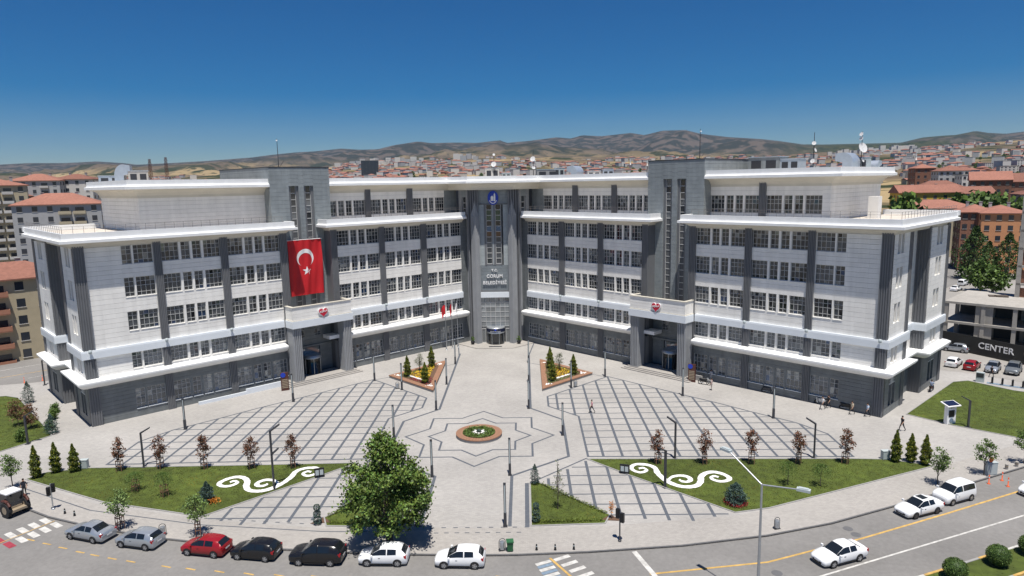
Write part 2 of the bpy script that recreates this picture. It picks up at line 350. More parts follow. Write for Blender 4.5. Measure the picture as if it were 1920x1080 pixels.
for sd in (-1, 1):
    nm = 'paving_band'; b = MB()
    gp = [(sd * x, y) for x, y in GRID]; g2 = [(sd * x, y) for x, y in GRID2]
    strip(b, gp[:-1], .26, .006, True)
    for poly in (gp, g2):
        for k in range(-2, 24):
            x = 9.85 + 2.1 * k
            for p, q in clip_line((sd * x, -80), (sd * x, -20), poly): strip(b, [p, q], .30, .005)
        for k in range(0, 26):
            y = -26.2 - 2.13 * k
            for p, q in clip_line((sd * 0, y), (sd * 46, y), poly): strip(b, [p, q], .2, .004)
    strip(b, [(sd * 12.2, -60.0), (sd * 6.5, -65.6)], .2, .0065)
    strip(b, [(sd * 6.15, -12.5), (sd * 6.15, -43.0), (sd * 10.2, -47.6), (sd * 10.2, -59.5), (sd * 4.0, -64.4), (sd * 4.0, -75.0)], .32, .005)
    strip(b, [(sd * 5.55, -66.2), (sd * 5.55, -75.1)], .4, .005)
    strip(b, [(sd * 7.2, -5.0), (sd * 6.15, -14.4)], .2, .006); strip(b, [(sd * 6.15, -19.5), (sd * 17.9, -28.4)], .16, .0055)
    if sd > 0:
        for r_ in (8.95, 6.15):
            pts = []
            for k in range(16): a = math.pi / 8 * k; rr = r_ if k % 2 == 0 else r_ * .765; pts.append((-.1 + rr * math.cos(a), -53 + rr * math.sin(a)))
            strip(b, pts, .24, .0045, True)
        for k in range(9): strip(b, [(-2.9 + k * 1.05 - .2, -75.12), (-2.9 + k * 1.05 + .2, -75.12)], .14, .009); strip(b, [(-2.4 + k * .9 - .2, -76.04), (-2.4 + k * .9 + .2, -76.04)], .12, .009)
    else:
        for k in range(10): strip(b, [(-24 + k * 1.15 - .2, -73.0 - k * .14), (-24 + k * 1.15 + .2, -73.0 - k * .14 - .05)], .13, .009)
        strip(b, [(-46.5, -66.0), (-36, -71.2), (-24, -74.2), (-12.5, -75.6), (-8.5, -75.7)], .13, .009)
    struct(b.build(nm, 'band_stone'))
def paint(name, mat, strips, z=-.115):
    b = MB()
    for pts, w in strips: strip(b, pts, w, z)
    return struct(b.build(name, mat))
paint('lane_line', 'paint_yellow', [([(15, -82.4), (24.6, -80.85), (29.0, -79.12), (33.65, -77.37), (43.46, -73.08), (53.44, -68.55), (75, -58.5), (100, -46.6)], .2)] + [([(x - .45, y + .13), (x + .45, y - .13)], .14) for x, y in [(-38, -76.4), (-36.06, -77.1), (-34.19, -77.79), (-32.23, -78.5), (-30.65, -79.01), (-28.86, -79.55), (-27.03, -80.02), (-23.68, -80.82), (-21.5, -81.2), (-19, -81.6), (-16.5, -81.95), (-14, -82.2), (-11, -82.4), (-8, -82.55), (-5, -82.65), (-2, -82.7), (1, -82.7), (3.5, -82.65)]] + [([(-84.8, -28), (-50, 7), (-20, 37)], .16)], -.110)
paint('lane_line', 'paint_white', [([(12, -89.6), (27.6, -83.0), (49.85, -73.6), (100, -52.4)], .17), ([(14.3, -79.1), (15.3, -82.5), (16.2, -86.5)], .42), ([(-88.5, -23.8), (-60, 5)], .14), ([(-82.5, -31), (-79, -27.5)], .12), ([(-76, -24.5), (-72.5, -21)], .12)], -.109)
zl = []
for i in range(5): zl += [([(-39.73 - .44 * i + .05, -72.6 - .86 * i), (-38.4 - .44 * i, -73.4 - .86 * i)], .55), ([(-38.1 - .44 * i, -73.4 - .86 * i), (-36.9 - .44 * i, -74.15 - .86 * i)], .55)]
paint('crosswalk', 'paint_white', zl[:8] + [([(7.7 + .42 * i * 1.35, -80.35 - .78 * i * 1.05), (8.95 + .42 * i * 1.35, -79.65 - .78 * i * 1.05)], .42) for i in range(5)] + [([(6.2 + .3 * i, -81.0 - .86 * i), (7.4 + .3 * i, -80.4 - .86 * i)], .38) for i in range(3)], -.107)
paint('crosswalk', 'paint_red', zl[8:], -.107)
paint('crosswalk', 'paint_blue', [([(6.35 + .3 * i, -81.42 - .86 * i), (7.55 + .3 * i, -80.82 - .86 * i)], .36) for i in range(3)], -.106)
paint('crosswalk', 'paint_yellow', [([(7.35, -80.0), (9.3, -83.4)], .2), ([(-38.2, -73.0), (-41.5, -79)], .1)], -.104)
def disc(name, c, r, z, mat):
    sheet(name, [(c[0] + r * math.cos(2 * math.pi * k / 16), c[1] + r * math.sin(2 * math.pi * k / 16)) for k in range(16)], z, mat)
for c in ((33.31, -75.69), (33.52, -76.7), (24.77, -82.39)): disc('manhole_cover', c, .42, -.114, 'kerb_dark')
# ---- lawns
def lawn(name, poly, z=.03, h=.07, edge=True):
    b = MB(); b.prism(poly, -.1, z); o = struct(b.build(name, 'grass'))
    P = np.array(poly); x0, y0 = P.min(0); x1, y1 = P.max(0); area = (x1 - x0) * (y1 - y0)
    n = int(min(26000, area * 75)); q = RNG.uniform((x0, y0), (x1, y1), (n, 2)); q = np.array([p for p in q if inside(p, poly)])
    if len(q) == 0: return o
    k = len(q); a = RNG.uniform(0, 6.28, k); hh = RNG.uniform(.4, 1.1, k) * h; w = .034; tl = RNG.uniform(-.05, .05, (k, 2))
    d = np.stack([np.cos(a), np.sin(a)], 1) * w
    v = np.zeros((k, 3, 3)); v[:, 0, :2] = q - d; v[:, 1, :2] = q + d; v[:, 2, :2] = q + tl; v[:, :2, 2] = z; v[:, 2, 2] = z + hh
    me = bpy.data.meshes.new('grass'); me.from_pydata(v.reshape(-1, 3).tolist(), [], np.arange(3 * k).reshape(-1, 3).tolist()); me.materials.append(MT['grass'])
    ca = me.color_attributes.new('tint', 'FLOAT_COLOR', 'CORNER'); pn = np.array([mnoise.noise((p[0] * .3, p[1] * .3, 2)) + .5 * mnoise.noise((p[0] * 1.1, p[1] * 1.1, 5)) for p in q]); tn = RNG.uniform(.7, 1.5, k) * (1 + .35 * np.clip(pn, -1, 1)); arr = np.ones((k, 3, 4)); arr[:, :, 0] = (tn * RNG.uniform(.9, 1.5, k) * (1 + .7 * np.clip(pn - .1, 0, 1)))[:, None]; arr[:, :, 1] = tn[:, None]; arr[:, :, 2] = (tn * .8)[:, None]; ca.data.foreach_set('color', arr.reshape(-1))
    g = put('grass', me); g['kind'] = 'stuff'; tag(g, 'short mown grass blades', 'grass')
    if edge:
        e = MB(); e.sweep(poly, [(0, -.1), (0, .07), (.12, .07), (.12, -.1)], 1 if poly_area(poly) < 0 else -1, closed=True); struct(e.build('lawn_edging', 'kerb'))
    return o
def poly_area(p): return sum(p[i - 1][0] * p[i][1] - p[i][0] * p[i - 1][1] for i in range(len(p))) / 2
lawn('lawn', [(-47.3, -64.1), (-46.3, -62.4), (-42.5, -61.4), (-24, -61.1), (-13.2, -60.8), (-16.3, -64.1), (-23.9, -71.9), (-24.6, -72.6), (-35.7, -69.5)])
lawn('lawn', [(12.3, -60.4), (40.7, -61.1), (44.1, -61.35), (48.0, -63.1), (27.8, -72.0), (24.5, -72.8), (16.1, -64.5)])
lawn('lawn', [(5.95, -66.3), (6.75, -66.2), (13.0, -73.1), (12.4, -74.6), (5.95, -74.9)])
lawn('lawn', [(-5.95, -66.3), (-6.75, -66.2), (-13.0, -73.1), (-12.4, -74.6), (-5.95, -74.9)])
lawn('lawn', [(54.0, -47.2), (68.2, -33.6), (70.6, -33.1), (73.8, -38), (86, -47), (62.5, -55.9), (57, -51)])
lawn('lawn', [(-53.6, -51.3), (-54.5, -50.2), (-69.4, -35.6), (-72, -34.6), (-84, -38), (-56.2, -56.4)])
# low clipped hedges edging the small lawns
for sd in (-1, 1):
    for a, c in (((sd * 6.2, -74.4), (sd * 12.2, -74.2)), ((sd * 7.0, -66.6), (sd * 12.7, -72.9))):
        k = 900; tt = RNG.uniform(0, 1, k); P = np.array(a)[None] + (np.array(c) - np.array(a))[None] * tt[:, None] + RNG.normal(0, .09, (k, 2)); zz = RNG.uniform(.05, .28, k)
        b = MB()
        for i in range(k):
            d = RNG.normal(0, .05, (2, 3)); p = np.array([P[i, 0], P[i, 1], zz[i]]); b.add([p, p + d[0], p + d[0] + d[1], p + d[1]], [(0, 1, 2, 3)], 0, float(RNG.uniform(.6, 1.6)))
        o = b.build('hedge', 'leaf_gold', recalc=False); tag(o, 'low yellow-green hedge along the %s edge of the %s small triangular lawn' % ('street' if a[1] < -70 else 'slanting', 'left' if sd < 0 else 'right'), 'hedge')
# median of the street
md = Vector((.925, .381)); mn = Vector((-.381, .925)); m0 = Vector((35.67, -83.11)) - mn * 1.25
mp = lambda s_, o_: tuple(m0 + md * s_ + mn * o_)
MED = [mp(-3.5, 1.0), mp(-3.0, 1.25), mp(90, 1.25), mp(90, -1.25), mp(-3.0, -1.25), mp(-3.5, -1.0)]
lawn('median', MED, .0, .06, False)
for i in range(30):
    b = MB()
    for o_ in (1.25, -1.25): c = mp(-3 + i * 3 + 1.5, o_ * 1.06); b.rbox(c, 2.98, .2, -.3, .05, math.atan2(.381, .925))
    struct(b.build('median_kerb', 'paint_yellow' if i % 2 else 'kerb' if i % 4 else 'paint_white'))
# white gravel scrolls in the lawns
SW = [(17.29, -63.14), (17.8, -62.95), (18.1, -63.5), (17.41, -64.07), (16.73, -63.53), (16.63, -62.72), (17.08, -62.05), (17.87, -61.98), (18.7, -62.36), (19.08, -63.05), (19.1, -64.2), (19.38, -65.4), (19.82, -66.45), (20.6, -67.3), (21.47, -67.55), (22.39, -67.25), (22.99, -66.36), (23.33, -65.24), (23.99, -64.4), (24.81, -64.12), (25.57, -64.5), (26.06, -65.3), (25.96, -65.93), (25.35, -66.35), (24.74, -66.32), (24.33, -65.89), (24.31, -65.39), (24.7, -65.15), (25.08, -65.45)]
CU = [(19.7, -66.4), (20.1, -65.54), (20.69, -65.05), (21.47, -64.94), (22.02, -65.34), (22.08, -65.96), (21.65, -66.4), (21.16, -66.31), (20.98, -65.94)]
def spline(pts, k=5):
    out = []
    for i in range(len(pts) - 1):
        p0, p1, p2, p3 = [np.array(pts[max(0, min(len(pts) - 1, j))]) for j in (i - 1, i, i + 1, i + 2)]
        for t in np.linspace(0, 1, k, endpoint=False): out.append(tuple(.5 * ((2 * p1) + (-p0 + p2) * t + (2 * p0 - 5 * p1 + 4 * p2 - p3) * t * t + (-p0 + 3 * p1 - 3 * p2 + p3) * t ** 3)))
    return out + [tuple(pts[-1])]
for sd in (1, -1):
    b = MB()
    for c_, wmax in ((SW, .62), (CU, .5)):
        pts = spline([(sd * x, y) for x, y in c_]); n = len(pts); V = []
        for i, p in enumerate(pts):
            q = np.array(pts[min(i + 1, n - 1)]) - np.array(pts[max(i - 1, 0)]); q = q / np.linalg.norm(q); nn = np.array([-q[1], q[0]]); k = i / n
            w = wmax * (.35 + .65 * math.sin(math.pi * min(1, max(0, k * .9 + .05)))) * random.uniform(.88, 1.12) / 2
            V += [(*(np.array(p) + nn * w), .06), (*(np.array(p) + nn * w * .4), .13 + random.uniform(0, .03)), (*(np.array(p) - nn * w * .4), .13 + random.uniform(0, .03)), (*(np.array(p) - nn * w), .06)]
        b.add(V, [(4 * i + j, 4 * i + 4 + j, 4 * i + 5 + j, 4 * i + 1 + j) for i in range(n - 1) for j in range(3)], 0, None, False)
    o = b.build('gravel_scroll', 'gravel_white'); tag(o, 'white gravel scroll ornament laid in the %s lawn' % ('right' if sd > 0 else 'left'), 'ornament', 'gravel scrolls')
# ================================================================ TOWN HALL
TH = thing('town_hall', 'large white and grey V-shaped municipal building with a central entrance tower behind the square', 'building')
PIL = [(68.45, 69.7), (59.5, 60.45), (50.65, 51.65), (41.7, 42.8), (33.2, 34.3), (24.2, 25.25), (15.4, 16.6)]
FLOORS = [(1.15, 3.8), (6.62, 8.8), (11.75, 14.25), (16.2, 18.75), (20.5, 22.95)]
def bay(u0, u1):      # four windows fill the bay between two pilasters: wide, narrow, narrow, wide
    w = u1 - u0; p = .3; nw = (w - 3 * p) * .171; ww = ((w - 3 * p) - 2 * nw) / 2; out = []; u = u0
    for k in (ww, nw, nw, ww): out.append((u, u + k)); u += k + p
    return out
BAYS = [(34.3 - 9.05 - .0, 33.2), (16.6, 24.2), (7.3, 15.4), (42.8, 50.65), (51.65, 59.5)]
BAYS[0] = (25.25, 33.2)
BW = {b_: bay(*b_) for b_ in BAYS}; END = (60.45, 68.45); BW[END] = [(60.5, 62.85), (63.05, 64.25)]
# window meshes, shared
WM = {}
ROWS = [.21, .33, .23, .23]
def window_meshes(w, h, cols, dark):
    key = (round(w, 1), round(h, 2), cols, dark)
    if key in WM: return WM[key]
    w, h = key[0], key[1]; b = MB(); e = .05
    b.box(-w / 2, w / 2, -.06, .06, 0, .08); b.box(-w / 2, w / 2, -.06, .06, h - .07, h); b.box(-w / 2, -w / 2 + .07, -.055, .055, .08, h - .07); b.box(w / 2 - .07, w / 2, -.055, .055, .08, h - .07)
    zs = [0]; 
    for r_ in ROWS: zs.append(zs[-1] + r_ * h)
    for z in zs[1:-1]: b.box(-w / 2 + .07, w / 2 - .07, -.045, .045, z - e / 2, z + e / 2)
    for k in range(1, cols):
        x = -w / 2 + w * k / cols; b.box(x - e / 2, x + e / 2, -.042, .042, .08, h - .07)
    fr = b.mesh('window', 'frame_grey' if dark == 2 else 'frame'); gl = []
    for v in range(7):
        g = MB(); wbr = random.uniform(.14, .40); bl = random.choice((0, 0, 0, 1, 2)); bt = random.uniform(.55, .85)
        for k in range(cols):
            for j in range(4):
                x0, x1 = -w / 2 + w * k / cols, -w / 2 + w * (k + 1) / cols; z0, z1 = zs[j], zs[j + 1]
                c = random.random(); br = wbr * random.uniform(.8, 1.2)
                t = (br, br * 1.02, br * 1.05) if c < .90 else ((.10, .2, .42) if c < .92 else ((.06, .06, .07) if c < .965 else (.8, .78, .72)))
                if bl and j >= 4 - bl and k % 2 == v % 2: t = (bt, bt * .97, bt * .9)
                if dark == 1: t = tuple(q * 1.3 + .22 for q in t)  # lower floors: bright reflection of the paving put into the pane tint
                a, c2 = random.uniform(-.012, .012), random.uniform(-.012, .012)
                g.add([(x0, a + c2, z0), (x1, -a + c2, z0), (x1, -a - c2, z1), (x0, a - c2, z1)], [(0, 1, 2, 3)], 0, t)
        gl.append(g.mesh('glazing', 'glass', False))
    WM[key] = (fr, gl); return WM[key]
def place_window(F, u0, u1, z0, z1, cols=None, dark=0, depth=.22):
    w = u1 - u0; cols = cols or (4 if w > 1.8 else 2)
    fr, gl = window_meshes(w, z1 - z0, cols, dark)
    o = put('window', fr, TH, fpt(F, (u0 + u1) / 2, -depth, z0), frot(F)); o.scale = (w / round(w, 1), 1, 1)
    put('glazing', random.choice(gl), o, (0, .015, 0))
def clad(b, F, u0, u1, z0, z1, rh=.62, cw=1.3, a=-.4, bo=0, j=.02, mi=0, v=.025):
    nr = max(1, round((z1 - z0) / rh)); nc = max(1, round((u1 - u0) / cw)); dz = (z1 - z0) / nr; du = (u1 - u0) / nc
    for r_ in range(nr):
        for c in range(nc): b.fbox(F, u0 + c * du + j / 6, u0 + (c + 1) * du - j / 6, a, bo, z0 + r_ * dz + j / 2, z0 + (r_ + 1) * dz - j / 2, mi, 1 + random.uniform(-v, v))
def stuffpart(b, name, mat):
    o = b.build(name, mat, TH); o['kind'] = 'stuff'; return o
def pilaster(F, u0, u1, z0, z1, out=.25, ribs=5, back=-.4):
    b = MB(); b.fbox(F, u0, u1, back, out - .09, z0, z1); w = (u1 - u0) / (ribs * 2 - 1)
    for k in range(ribs): b.fbox(F, u0 + 2 * k * w, u0 + (2 * k + 1) * w, out - .12, out, z0, z1)
    return b.build('pilaster', 'flute', TH)
CORN = [(-.3, 23.75), (1.2, 23.68), (1.52, 23.68), (1.52, 24.03), (1.22, 24.10), (1.17, 24.3), (1.17, 24.9), (.85, 24.9), (.85, 24.3), (-.3, 24.3)]
SOFF = [(-.3, 22.98), (.12, 22.98), (.22, 23.2), (.5, 23.45), (1.0, 23.6), (1.2, 23.675), (-.3, 23.74)]
TOPC = [(-.4, 30.2), (1.7, 30.12), (2.05, 30.12), (2.05, 30.5), (1.75, 30.58), (1.68, 30.8), (1.68, 31.35), (1.3, 31.35), (1.3, 30.85), (-.4, 30.85)]
TOPS = [(-.4, 28.9), (.04, 28.9), (.1, 29.25), (.35, 29.62), (.8, 29.92), (1.7, 30.115), (-.4, 30.19)]
BAND = [(-.3, 8.85), (.34, 8.85), (.34, 9.7), (.30, 9.95), (-.3, 9.95)]
SLAB = [(-.35, 5.0), (.0, 5.0), (.55, 5.2), (1.05, 5.55), (1.25, 5.85), (1.25, 6.05), (.6, 6.22), (-.35, 6.28)]
def sweep_part(name, mat, path2, prof, F):
    a = Vector(path2[1]) - Vector(path2[0]); i = 0
    # sign so that the offset leaves the wall: test on the segment parallel to F's wall
    for i in range(len(path2) - 1):
        d = (Vector(path2[i + 1]) - Vector(path2[i])).normalized()
        if abs(d.dot(Vector(F[1]))) > .99: break
    nl = Vector((-d.y, d.x)); sg = 1 if nl.dot(Vector(F[2])) > 0 else -1
    b = MB(); b.sweep(path2, prof, sg); return b.build(name, mat, TH)
for sd in (-1, 1):
    F = FW(sd, 1.5); E1 = FE(sd, 69.7); T = lambda t, n: wp(sd, t, n)
    # ---- core masses
    b = MB()
    for (t0, t1, n0, n1, z0, z1) in ((42.0, 69.3, 1.9, 9.0, 0, 24.05), (34.2, 42.0, 3.6, 24, 0, 24.05), (5.0, 34.2, 1.9, 24, 0, 24.05), (42.0, 68.3, 9.0, 15.6, 0, 24.05), (42.0, 69.6, 15.6, 24.6, 0, 24.05)):
        b.prism([T(t0, n0), T(t1, n0), T(t1, n1), T(t0, n1)], z0, z1)
    b.build('wall', 'core', TH)
    # ---- white cladding of floors 1 to 4, grey of the ground floor
    wb, gb = MB(), MB()
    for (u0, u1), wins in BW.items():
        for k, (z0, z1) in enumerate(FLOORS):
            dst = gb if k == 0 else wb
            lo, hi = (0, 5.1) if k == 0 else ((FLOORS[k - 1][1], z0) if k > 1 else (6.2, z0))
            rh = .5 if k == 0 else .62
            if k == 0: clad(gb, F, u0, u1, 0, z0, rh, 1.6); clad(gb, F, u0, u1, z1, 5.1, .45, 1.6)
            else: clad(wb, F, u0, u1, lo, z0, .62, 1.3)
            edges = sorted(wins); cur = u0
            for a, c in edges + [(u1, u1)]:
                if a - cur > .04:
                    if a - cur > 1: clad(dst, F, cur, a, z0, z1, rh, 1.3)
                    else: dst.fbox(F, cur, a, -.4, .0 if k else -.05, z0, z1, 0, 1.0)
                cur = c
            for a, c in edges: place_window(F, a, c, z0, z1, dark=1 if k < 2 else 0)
            if k in (1, 2, 3): 
                for a, c in edges: wb.fbox(F, a, c, -.38, .06, z0 - .07, z0 + .0)
    stuffpart(wb, 'cladding', 'white_stone'); stuffpart(gb, 'ground_floor_cladding', 'grey_stone')
    for (u0, u1), wins in BW.items():
        for a, c in wins: sl = MB(); sl.fbox(F, a - .05, c + .05, -.15, .09, 1.05, 1.14); sl.build('window_sill', 'band_white', TH)
    for (u0, u1) in PIL:
        pilaster(F, u0, u1, 0, 5.15); pilaster(F, u0, u1, 6.15, 8.9); pilaster(F, u0, u1, 9.9, 23.2)
    # ---- grey strip by the tower and wall end
    b = MB(); clad(b, F, 5.2, 7.3, 0, 23.4, .62, 1.0); stuffpart(b, 'grey_wall_end', 'grey_stone')
    # ---- wing end: two blocks with a recess between
    for (t, n0, n1, w0, w1) in ((69.7, 1.5, 8.9, 3.3, 5.6), (70.0, 15.6, 24.6, 18.6, 21.2)):
        E = FE(sd, t); wb, gb = MB(), MB()
        p1 = n1 - 1.1; clad(gb, E, n0, p1, 0, 1.0, .5, 1.6); clad(gb, E, n0, p1, 3.9, 5.1, .45, 1.6)
        for a, c in ((n0, w0), (w1, p1)): clad(gb, E, a, c, 1.0, 3.9, .5, 1.5); clad(wb, E, a, c, 6.2, 23.0, .62, 1.3)
        prev = 6.2
        for k, (z0, z1) in enumerate(FLOORS):
            if k: clad(wb, E, w0, w1, prev, z0, .62, 1.3)
            prev = z1
            mid = (w0 + w1) / 2; z0_, z1_ = (1.0, 3.9) if k == 0 else (z0, z1)
            for a, c in ((w0, mid - .15), (mid + .15, w1)): place_window(E, a, c, z0_, z1_, 2, 2 if k == 0 else 0, .3)
            (gb if k == 0 else wb).fbox(E, mid - .15, mid + .15, -.4, 0, z0_, z1_)
        stuffpart(wb, 'cladding', 'white_stone'); stuffpart(gb, 'ground_floor_cladding', 'grey_stone')
        for z0, z1 in ((0, 5.15), (6.15, 8.9), (9.9, 23.2)): pilaster(E, p1, n1, z0, z1, .12, 3)
        Ff = FW(sd, n0)      # the corner pilaster seen from the square, second block too
        if n0 > 5:
            g2 = MB(); clad(g2, Ff, 66.5, 68.5, 6.2, 23.2, .62, 1.2); stuffpart(g2, 'cladding', 'white_stone'); g3 = MB(); clad(g3, Ff, 66.5, 68.5, 0, 5.1, .5, 1.2); stuffpart(g3, 'ground_floor_cladding', 'grey_stone')
            for z0, z1 in ((0, 5.15), (6.15, 8.9), (9.9, 23.2)): pilaster(Ff, 68.4, t, z0, z1)
    E = FE(sd, 68.4); wb = MB(); clad(wb, E, 8.9, 15.6, 6.2, 23.2, .62, 1.3); stuffpart(wb, 'cladding', 'white_stone'); gb = MB(); clad(gb, E, 8.9, 15.6, 0, 5.1, .5, 1.3); stuffpart(gb, 'ground_floor_cladding', 'grey_stone')
    # ---- band, canopy slab, main cornice (outer and inner wing)
    endp_ = [T(69.7, 1.5), T(69.7, 8.9), T(68.4, 8.9), T(68.4, 15.6), T(70.0, 15.6), T(70.0, 24.6)]
    sweep_part('band_course', 'band_white', [T(43.0, 1.5)] + endp_, BAND, F); sweep_part('band_course', 'band_white', [T(7.3, 1.5), T(32.8, 1.5)], BAND, F)
    sweep_part('canopy', 'white_metal', [T(43.0, 1.5)] + endp_, SLAB, F); sweep_part('canopy', 'white_metal', [T(6.6, 1.5), T(32.6, 1.5)], SLAB, F)
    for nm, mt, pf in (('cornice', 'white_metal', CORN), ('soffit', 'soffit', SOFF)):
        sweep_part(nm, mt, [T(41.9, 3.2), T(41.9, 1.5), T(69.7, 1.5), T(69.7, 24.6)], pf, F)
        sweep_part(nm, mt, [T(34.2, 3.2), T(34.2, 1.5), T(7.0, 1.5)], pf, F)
    b = MB(); b.prism([T(6, 1.0), T(34.2, 1.0), T(34.2, 24), T(6, 24)], 24.06, 24.29); b.prism([T(41.9, 1.0), T(70.3, 1.0), T(70.3, 25), T(41.9, 25)], 24.06, 24.29); b.build('terrace', 'deck', TH)
    b = MB(); b.prism([T(61, 24.3), T(71, 24.3), T(71, 25.2), T(61, 25.2)], 24.3, 25.0); b.build('parapet', 'white_metal', TH)
    # ---- railing on the terrace edge
    b = MB()
    def rail(p, q):
        L_ = math.dist(p, q); n = max(2, int(L_ / 1.15)); pts = [(p[0] + (q[0] - p[0]) * k / n, p[1] + (q[1] - p[1]) * k / n) for k in range(n + 1)]
        for x, y in pts: b.tube((x, y, 24.85), (x, y, 25.75), .022, n=4)
        for z in (25.75, 25.4): b.tube((*p, z), (*q, z), .02, n=4)
    rail(T(42.5, .55), T(70.7, .55)); rail(T(70.7, .55), T(70.7, 24)); rail(T(8, .55), T(33.6, .55)); b.build('railing', 'rail', TH)
    # ---- stair tower in the recess
    FT = FW(sd, 3.2); b = MB(); slits = ((35.75, 37.35), (38.25, 39.85)); t0, t1 = 32.9, 42.9
    for a, c in ((t0, 35.75), (37.35, 38.25), (39.85, t1)): clad(b, FT, a, c, 24.3, 33.0, .6, 1.2, -.6); clad(b, FT, max(a, 34.2), min(c, 41.9), 9.8, 24.3, .6, 1.2, -.6)
    for a, c in slits: clad(b, FT, a, c, 30.2, 33.0, .6, 1.2, -.6)
    Et = FE(sd, t1); clad(b, Et, 3.2, 22, 24.3, 33.0, .6, 1.3, -.35)
    b.prism([T(t0 + .1, 3.75), T(t1 - .36, 3.75), T(t1 - .36, 22), T(t0 + .1, 22)], 24.1, 32.9, 0, .9)
    stuffpart(b, 'stair_tower', 'tower_stone'); b = MB(); b.prism([T(t0 - .06, 3.14), T(t1 + .06, 3.14), T(t1 + .06, 22.1), T(t0 - .06, 22.1)], 33.0, 33.14); b.build('coping', 'dark_metal', TH)
    for a, c in slits:
        g = MB(); fr = MB()
        for k in range(20):
            z0 = 10.1 + k; br = random.choice((.12, .2, .3, .5, .5, .8)); 
            if z0 + 1 < 30.3: g.fbox(FT, a + .42, c - .42, -.5, -.42, z0 + .04, z0 + .96, 0, br); fr.fbox(FT, a + .42, c - .42, -.46, -.36, z0 - .05, z0 + .05)
        for q in (a + .34, c - .42): fr.fbox(FT, q, q + .08, -.5, -.36, 10, 30.2)
        fr.fbox(FT, a, a + .34, -.6, -.22, 10, 30.2, 1); fr.fbox(FT, c - .34, c, -.6, -.22, 10, 30.2, 1)
        w_ = fr.build('stair_window', ['frame', 'flute'], TH); g.build('glazing', 'glass', w_)
    # recess flanks
    for t, s_ in ((41.75, 1), (34.35, -1)):
        b = MB(); b.prism([T(t, 1.5), T(t + .25 * s_, 1.5), T(t + .25 * s_, 3.3), T(t, 3.3)], 9.9, 23.3); b.build('recess_flank', 'flute', TH)
    # ---- portico
    b = MB(); Fp = FW(sd, 1.5)
    clad(b, Fp, 32.7, 42.7, 10.0, 12.0, .5, 1.7, 2.2, 2.55, .02); 
    for u in (32.7, 42.35): b.fbox(Fp, u, u + .35, -.2, 2.2, 10.0, 12.0)
    stuffpart(b, 'portico_parapet', 'white_stone')
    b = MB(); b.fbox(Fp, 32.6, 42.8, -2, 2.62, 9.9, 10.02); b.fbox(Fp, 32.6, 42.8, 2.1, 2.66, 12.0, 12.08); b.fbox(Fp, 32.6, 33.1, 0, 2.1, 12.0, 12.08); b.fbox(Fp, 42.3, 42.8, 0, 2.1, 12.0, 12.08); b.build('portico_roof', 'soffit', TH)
    b = MB(); b.fbox(Fp, 32.5, 42.9, .4, 2.72, 8.8, 9.9); b.build('portico_band', 'band_white', TH)
    for u in (32.75, 41.4):
        b = MB(); b.fbox(Fp, u, u + 1.3, .6, 2.25, .45, 8.8); w = 1.3 / 9
        for k in range(5): b.fbox(Fp, u + 2 * k * w, u + (2 * k + 1) * w, 2.2, 2.42, .45, 8.8)
        for k in range(6): b.fbox(Fp, u - .1, u, .6 + 2 * k * .15, .6 + (2 * k + 1) * .15, .45, 8.8); b.fbox(Fp, u + 1.3, u + 1.4, .6 + 2 * k * .15, .6 + (2 * k + 1) * .15, .45, 8.8)
        b.build('column', 'flute_sunlit', TH)
    b = MB()
    for k in range(3): b.fbox(Fp, 32.2 - .35 * k, 43.3 + .35 * k, -1.2, 2.5 + .38 * k, 0, .45 - .15 * k)
    b.build('steps', 'walk', TH)
    FTp = FW(sd, 3.2); b = MB(); 
    for a, c in ((33.9, 36.3), (40.2, 42.0)): clad(b, FTp, a, c, .45, 9.8, .6, 1.2, -.4)
    clad(b, FTp, 36.3, 40.2, 4.6, 9.8, .6, 1.2, -.4); b.fbox(FTp, 35.5, 36.0, 0, .2, 4.4, 4.8); b.fbox(FTp, 34, 42, -.4, .25, 4.55, 4.85)
    stuffpart(b, 'portico_wall', 'grey_stone')
    place_window(FTp, 38.8, 40.0, 6.2, 8.4, 2, 2, -.02); place_window(FTp, 36.0, 37.2, 6.2, 8.4, 2, 2, -.02)
    b = MB(); c = fpt(FTp, 38.2, .7, .45); b.lathe(c, [(1.35, 0), (1.35, .08), (1.3, .1), (1.3, 2.5)], 20, 0); b.build('revolving_door', 'car_glass', TH)
    b = MB(); b.lathe((c[0], c[1], 2.95), [(1.5, 0), (1.5, .45), (1.3, .5)], 20); 
    for k in range(6): a = k * math.pi / 3; b.tube((c[0] + 1.36 * math.cos(a), c[1] + 1.36 * math.sin(a), .45), (c[0] + 1.36 * math.cos(a), c[1] + 1.36 * math.sin(a), 2.95), .05, n=5)
    b.build('door_canopy', 'galv', TH)
    b = MB(); b.fbox(FTp, 36.4, 36.9, -.2, -.1, .5, 4.4); b.fbox(FTp, 39.4, 40.1, -.2, -.1, .5, 4.4); b.fbox(FTp, 36.9, 39.4, -.2, -.1, 3.3, 4.4); b.build('door_glazing', 'glass', TH)
    b = MB(); u0 = 33.6 if sd > 0 else 41.0; b.fbox(Fp, 34.2 if sd > 0 else 33.9, 36.2 if sd > 0 else 35.9, -1.2, .9, 5.75, 6.3); b.build('canopy_stub', 'white_metal', TH)
    # ---- upper floor, set back
    FU = FW(sd, 5.2); b = MB(); UB = [(25.25, 32.9), (16.6, 24.2), (8.0, 15.4)] + ([(42.9, 50.65), (51.65, 59.5)] if sd > 0 else [])
    for ub in UB:
        ws = bay(*ub); clad(b, FU, *ub, 27.65, 29.6, .62, 1.3); clad(b, FU, *ub, 24.3, 25.1, .62, 1.3); cur = ub[0]
        for a, c in ws + [(ub[1], ub[1])]:
            if a > cur: b.fbox(FU, cur, a, -.4, 0, 25.1, 27.65)
            cur = c
        for a, c in ws: place_window(FU, a, c, 25.1, 27.65)
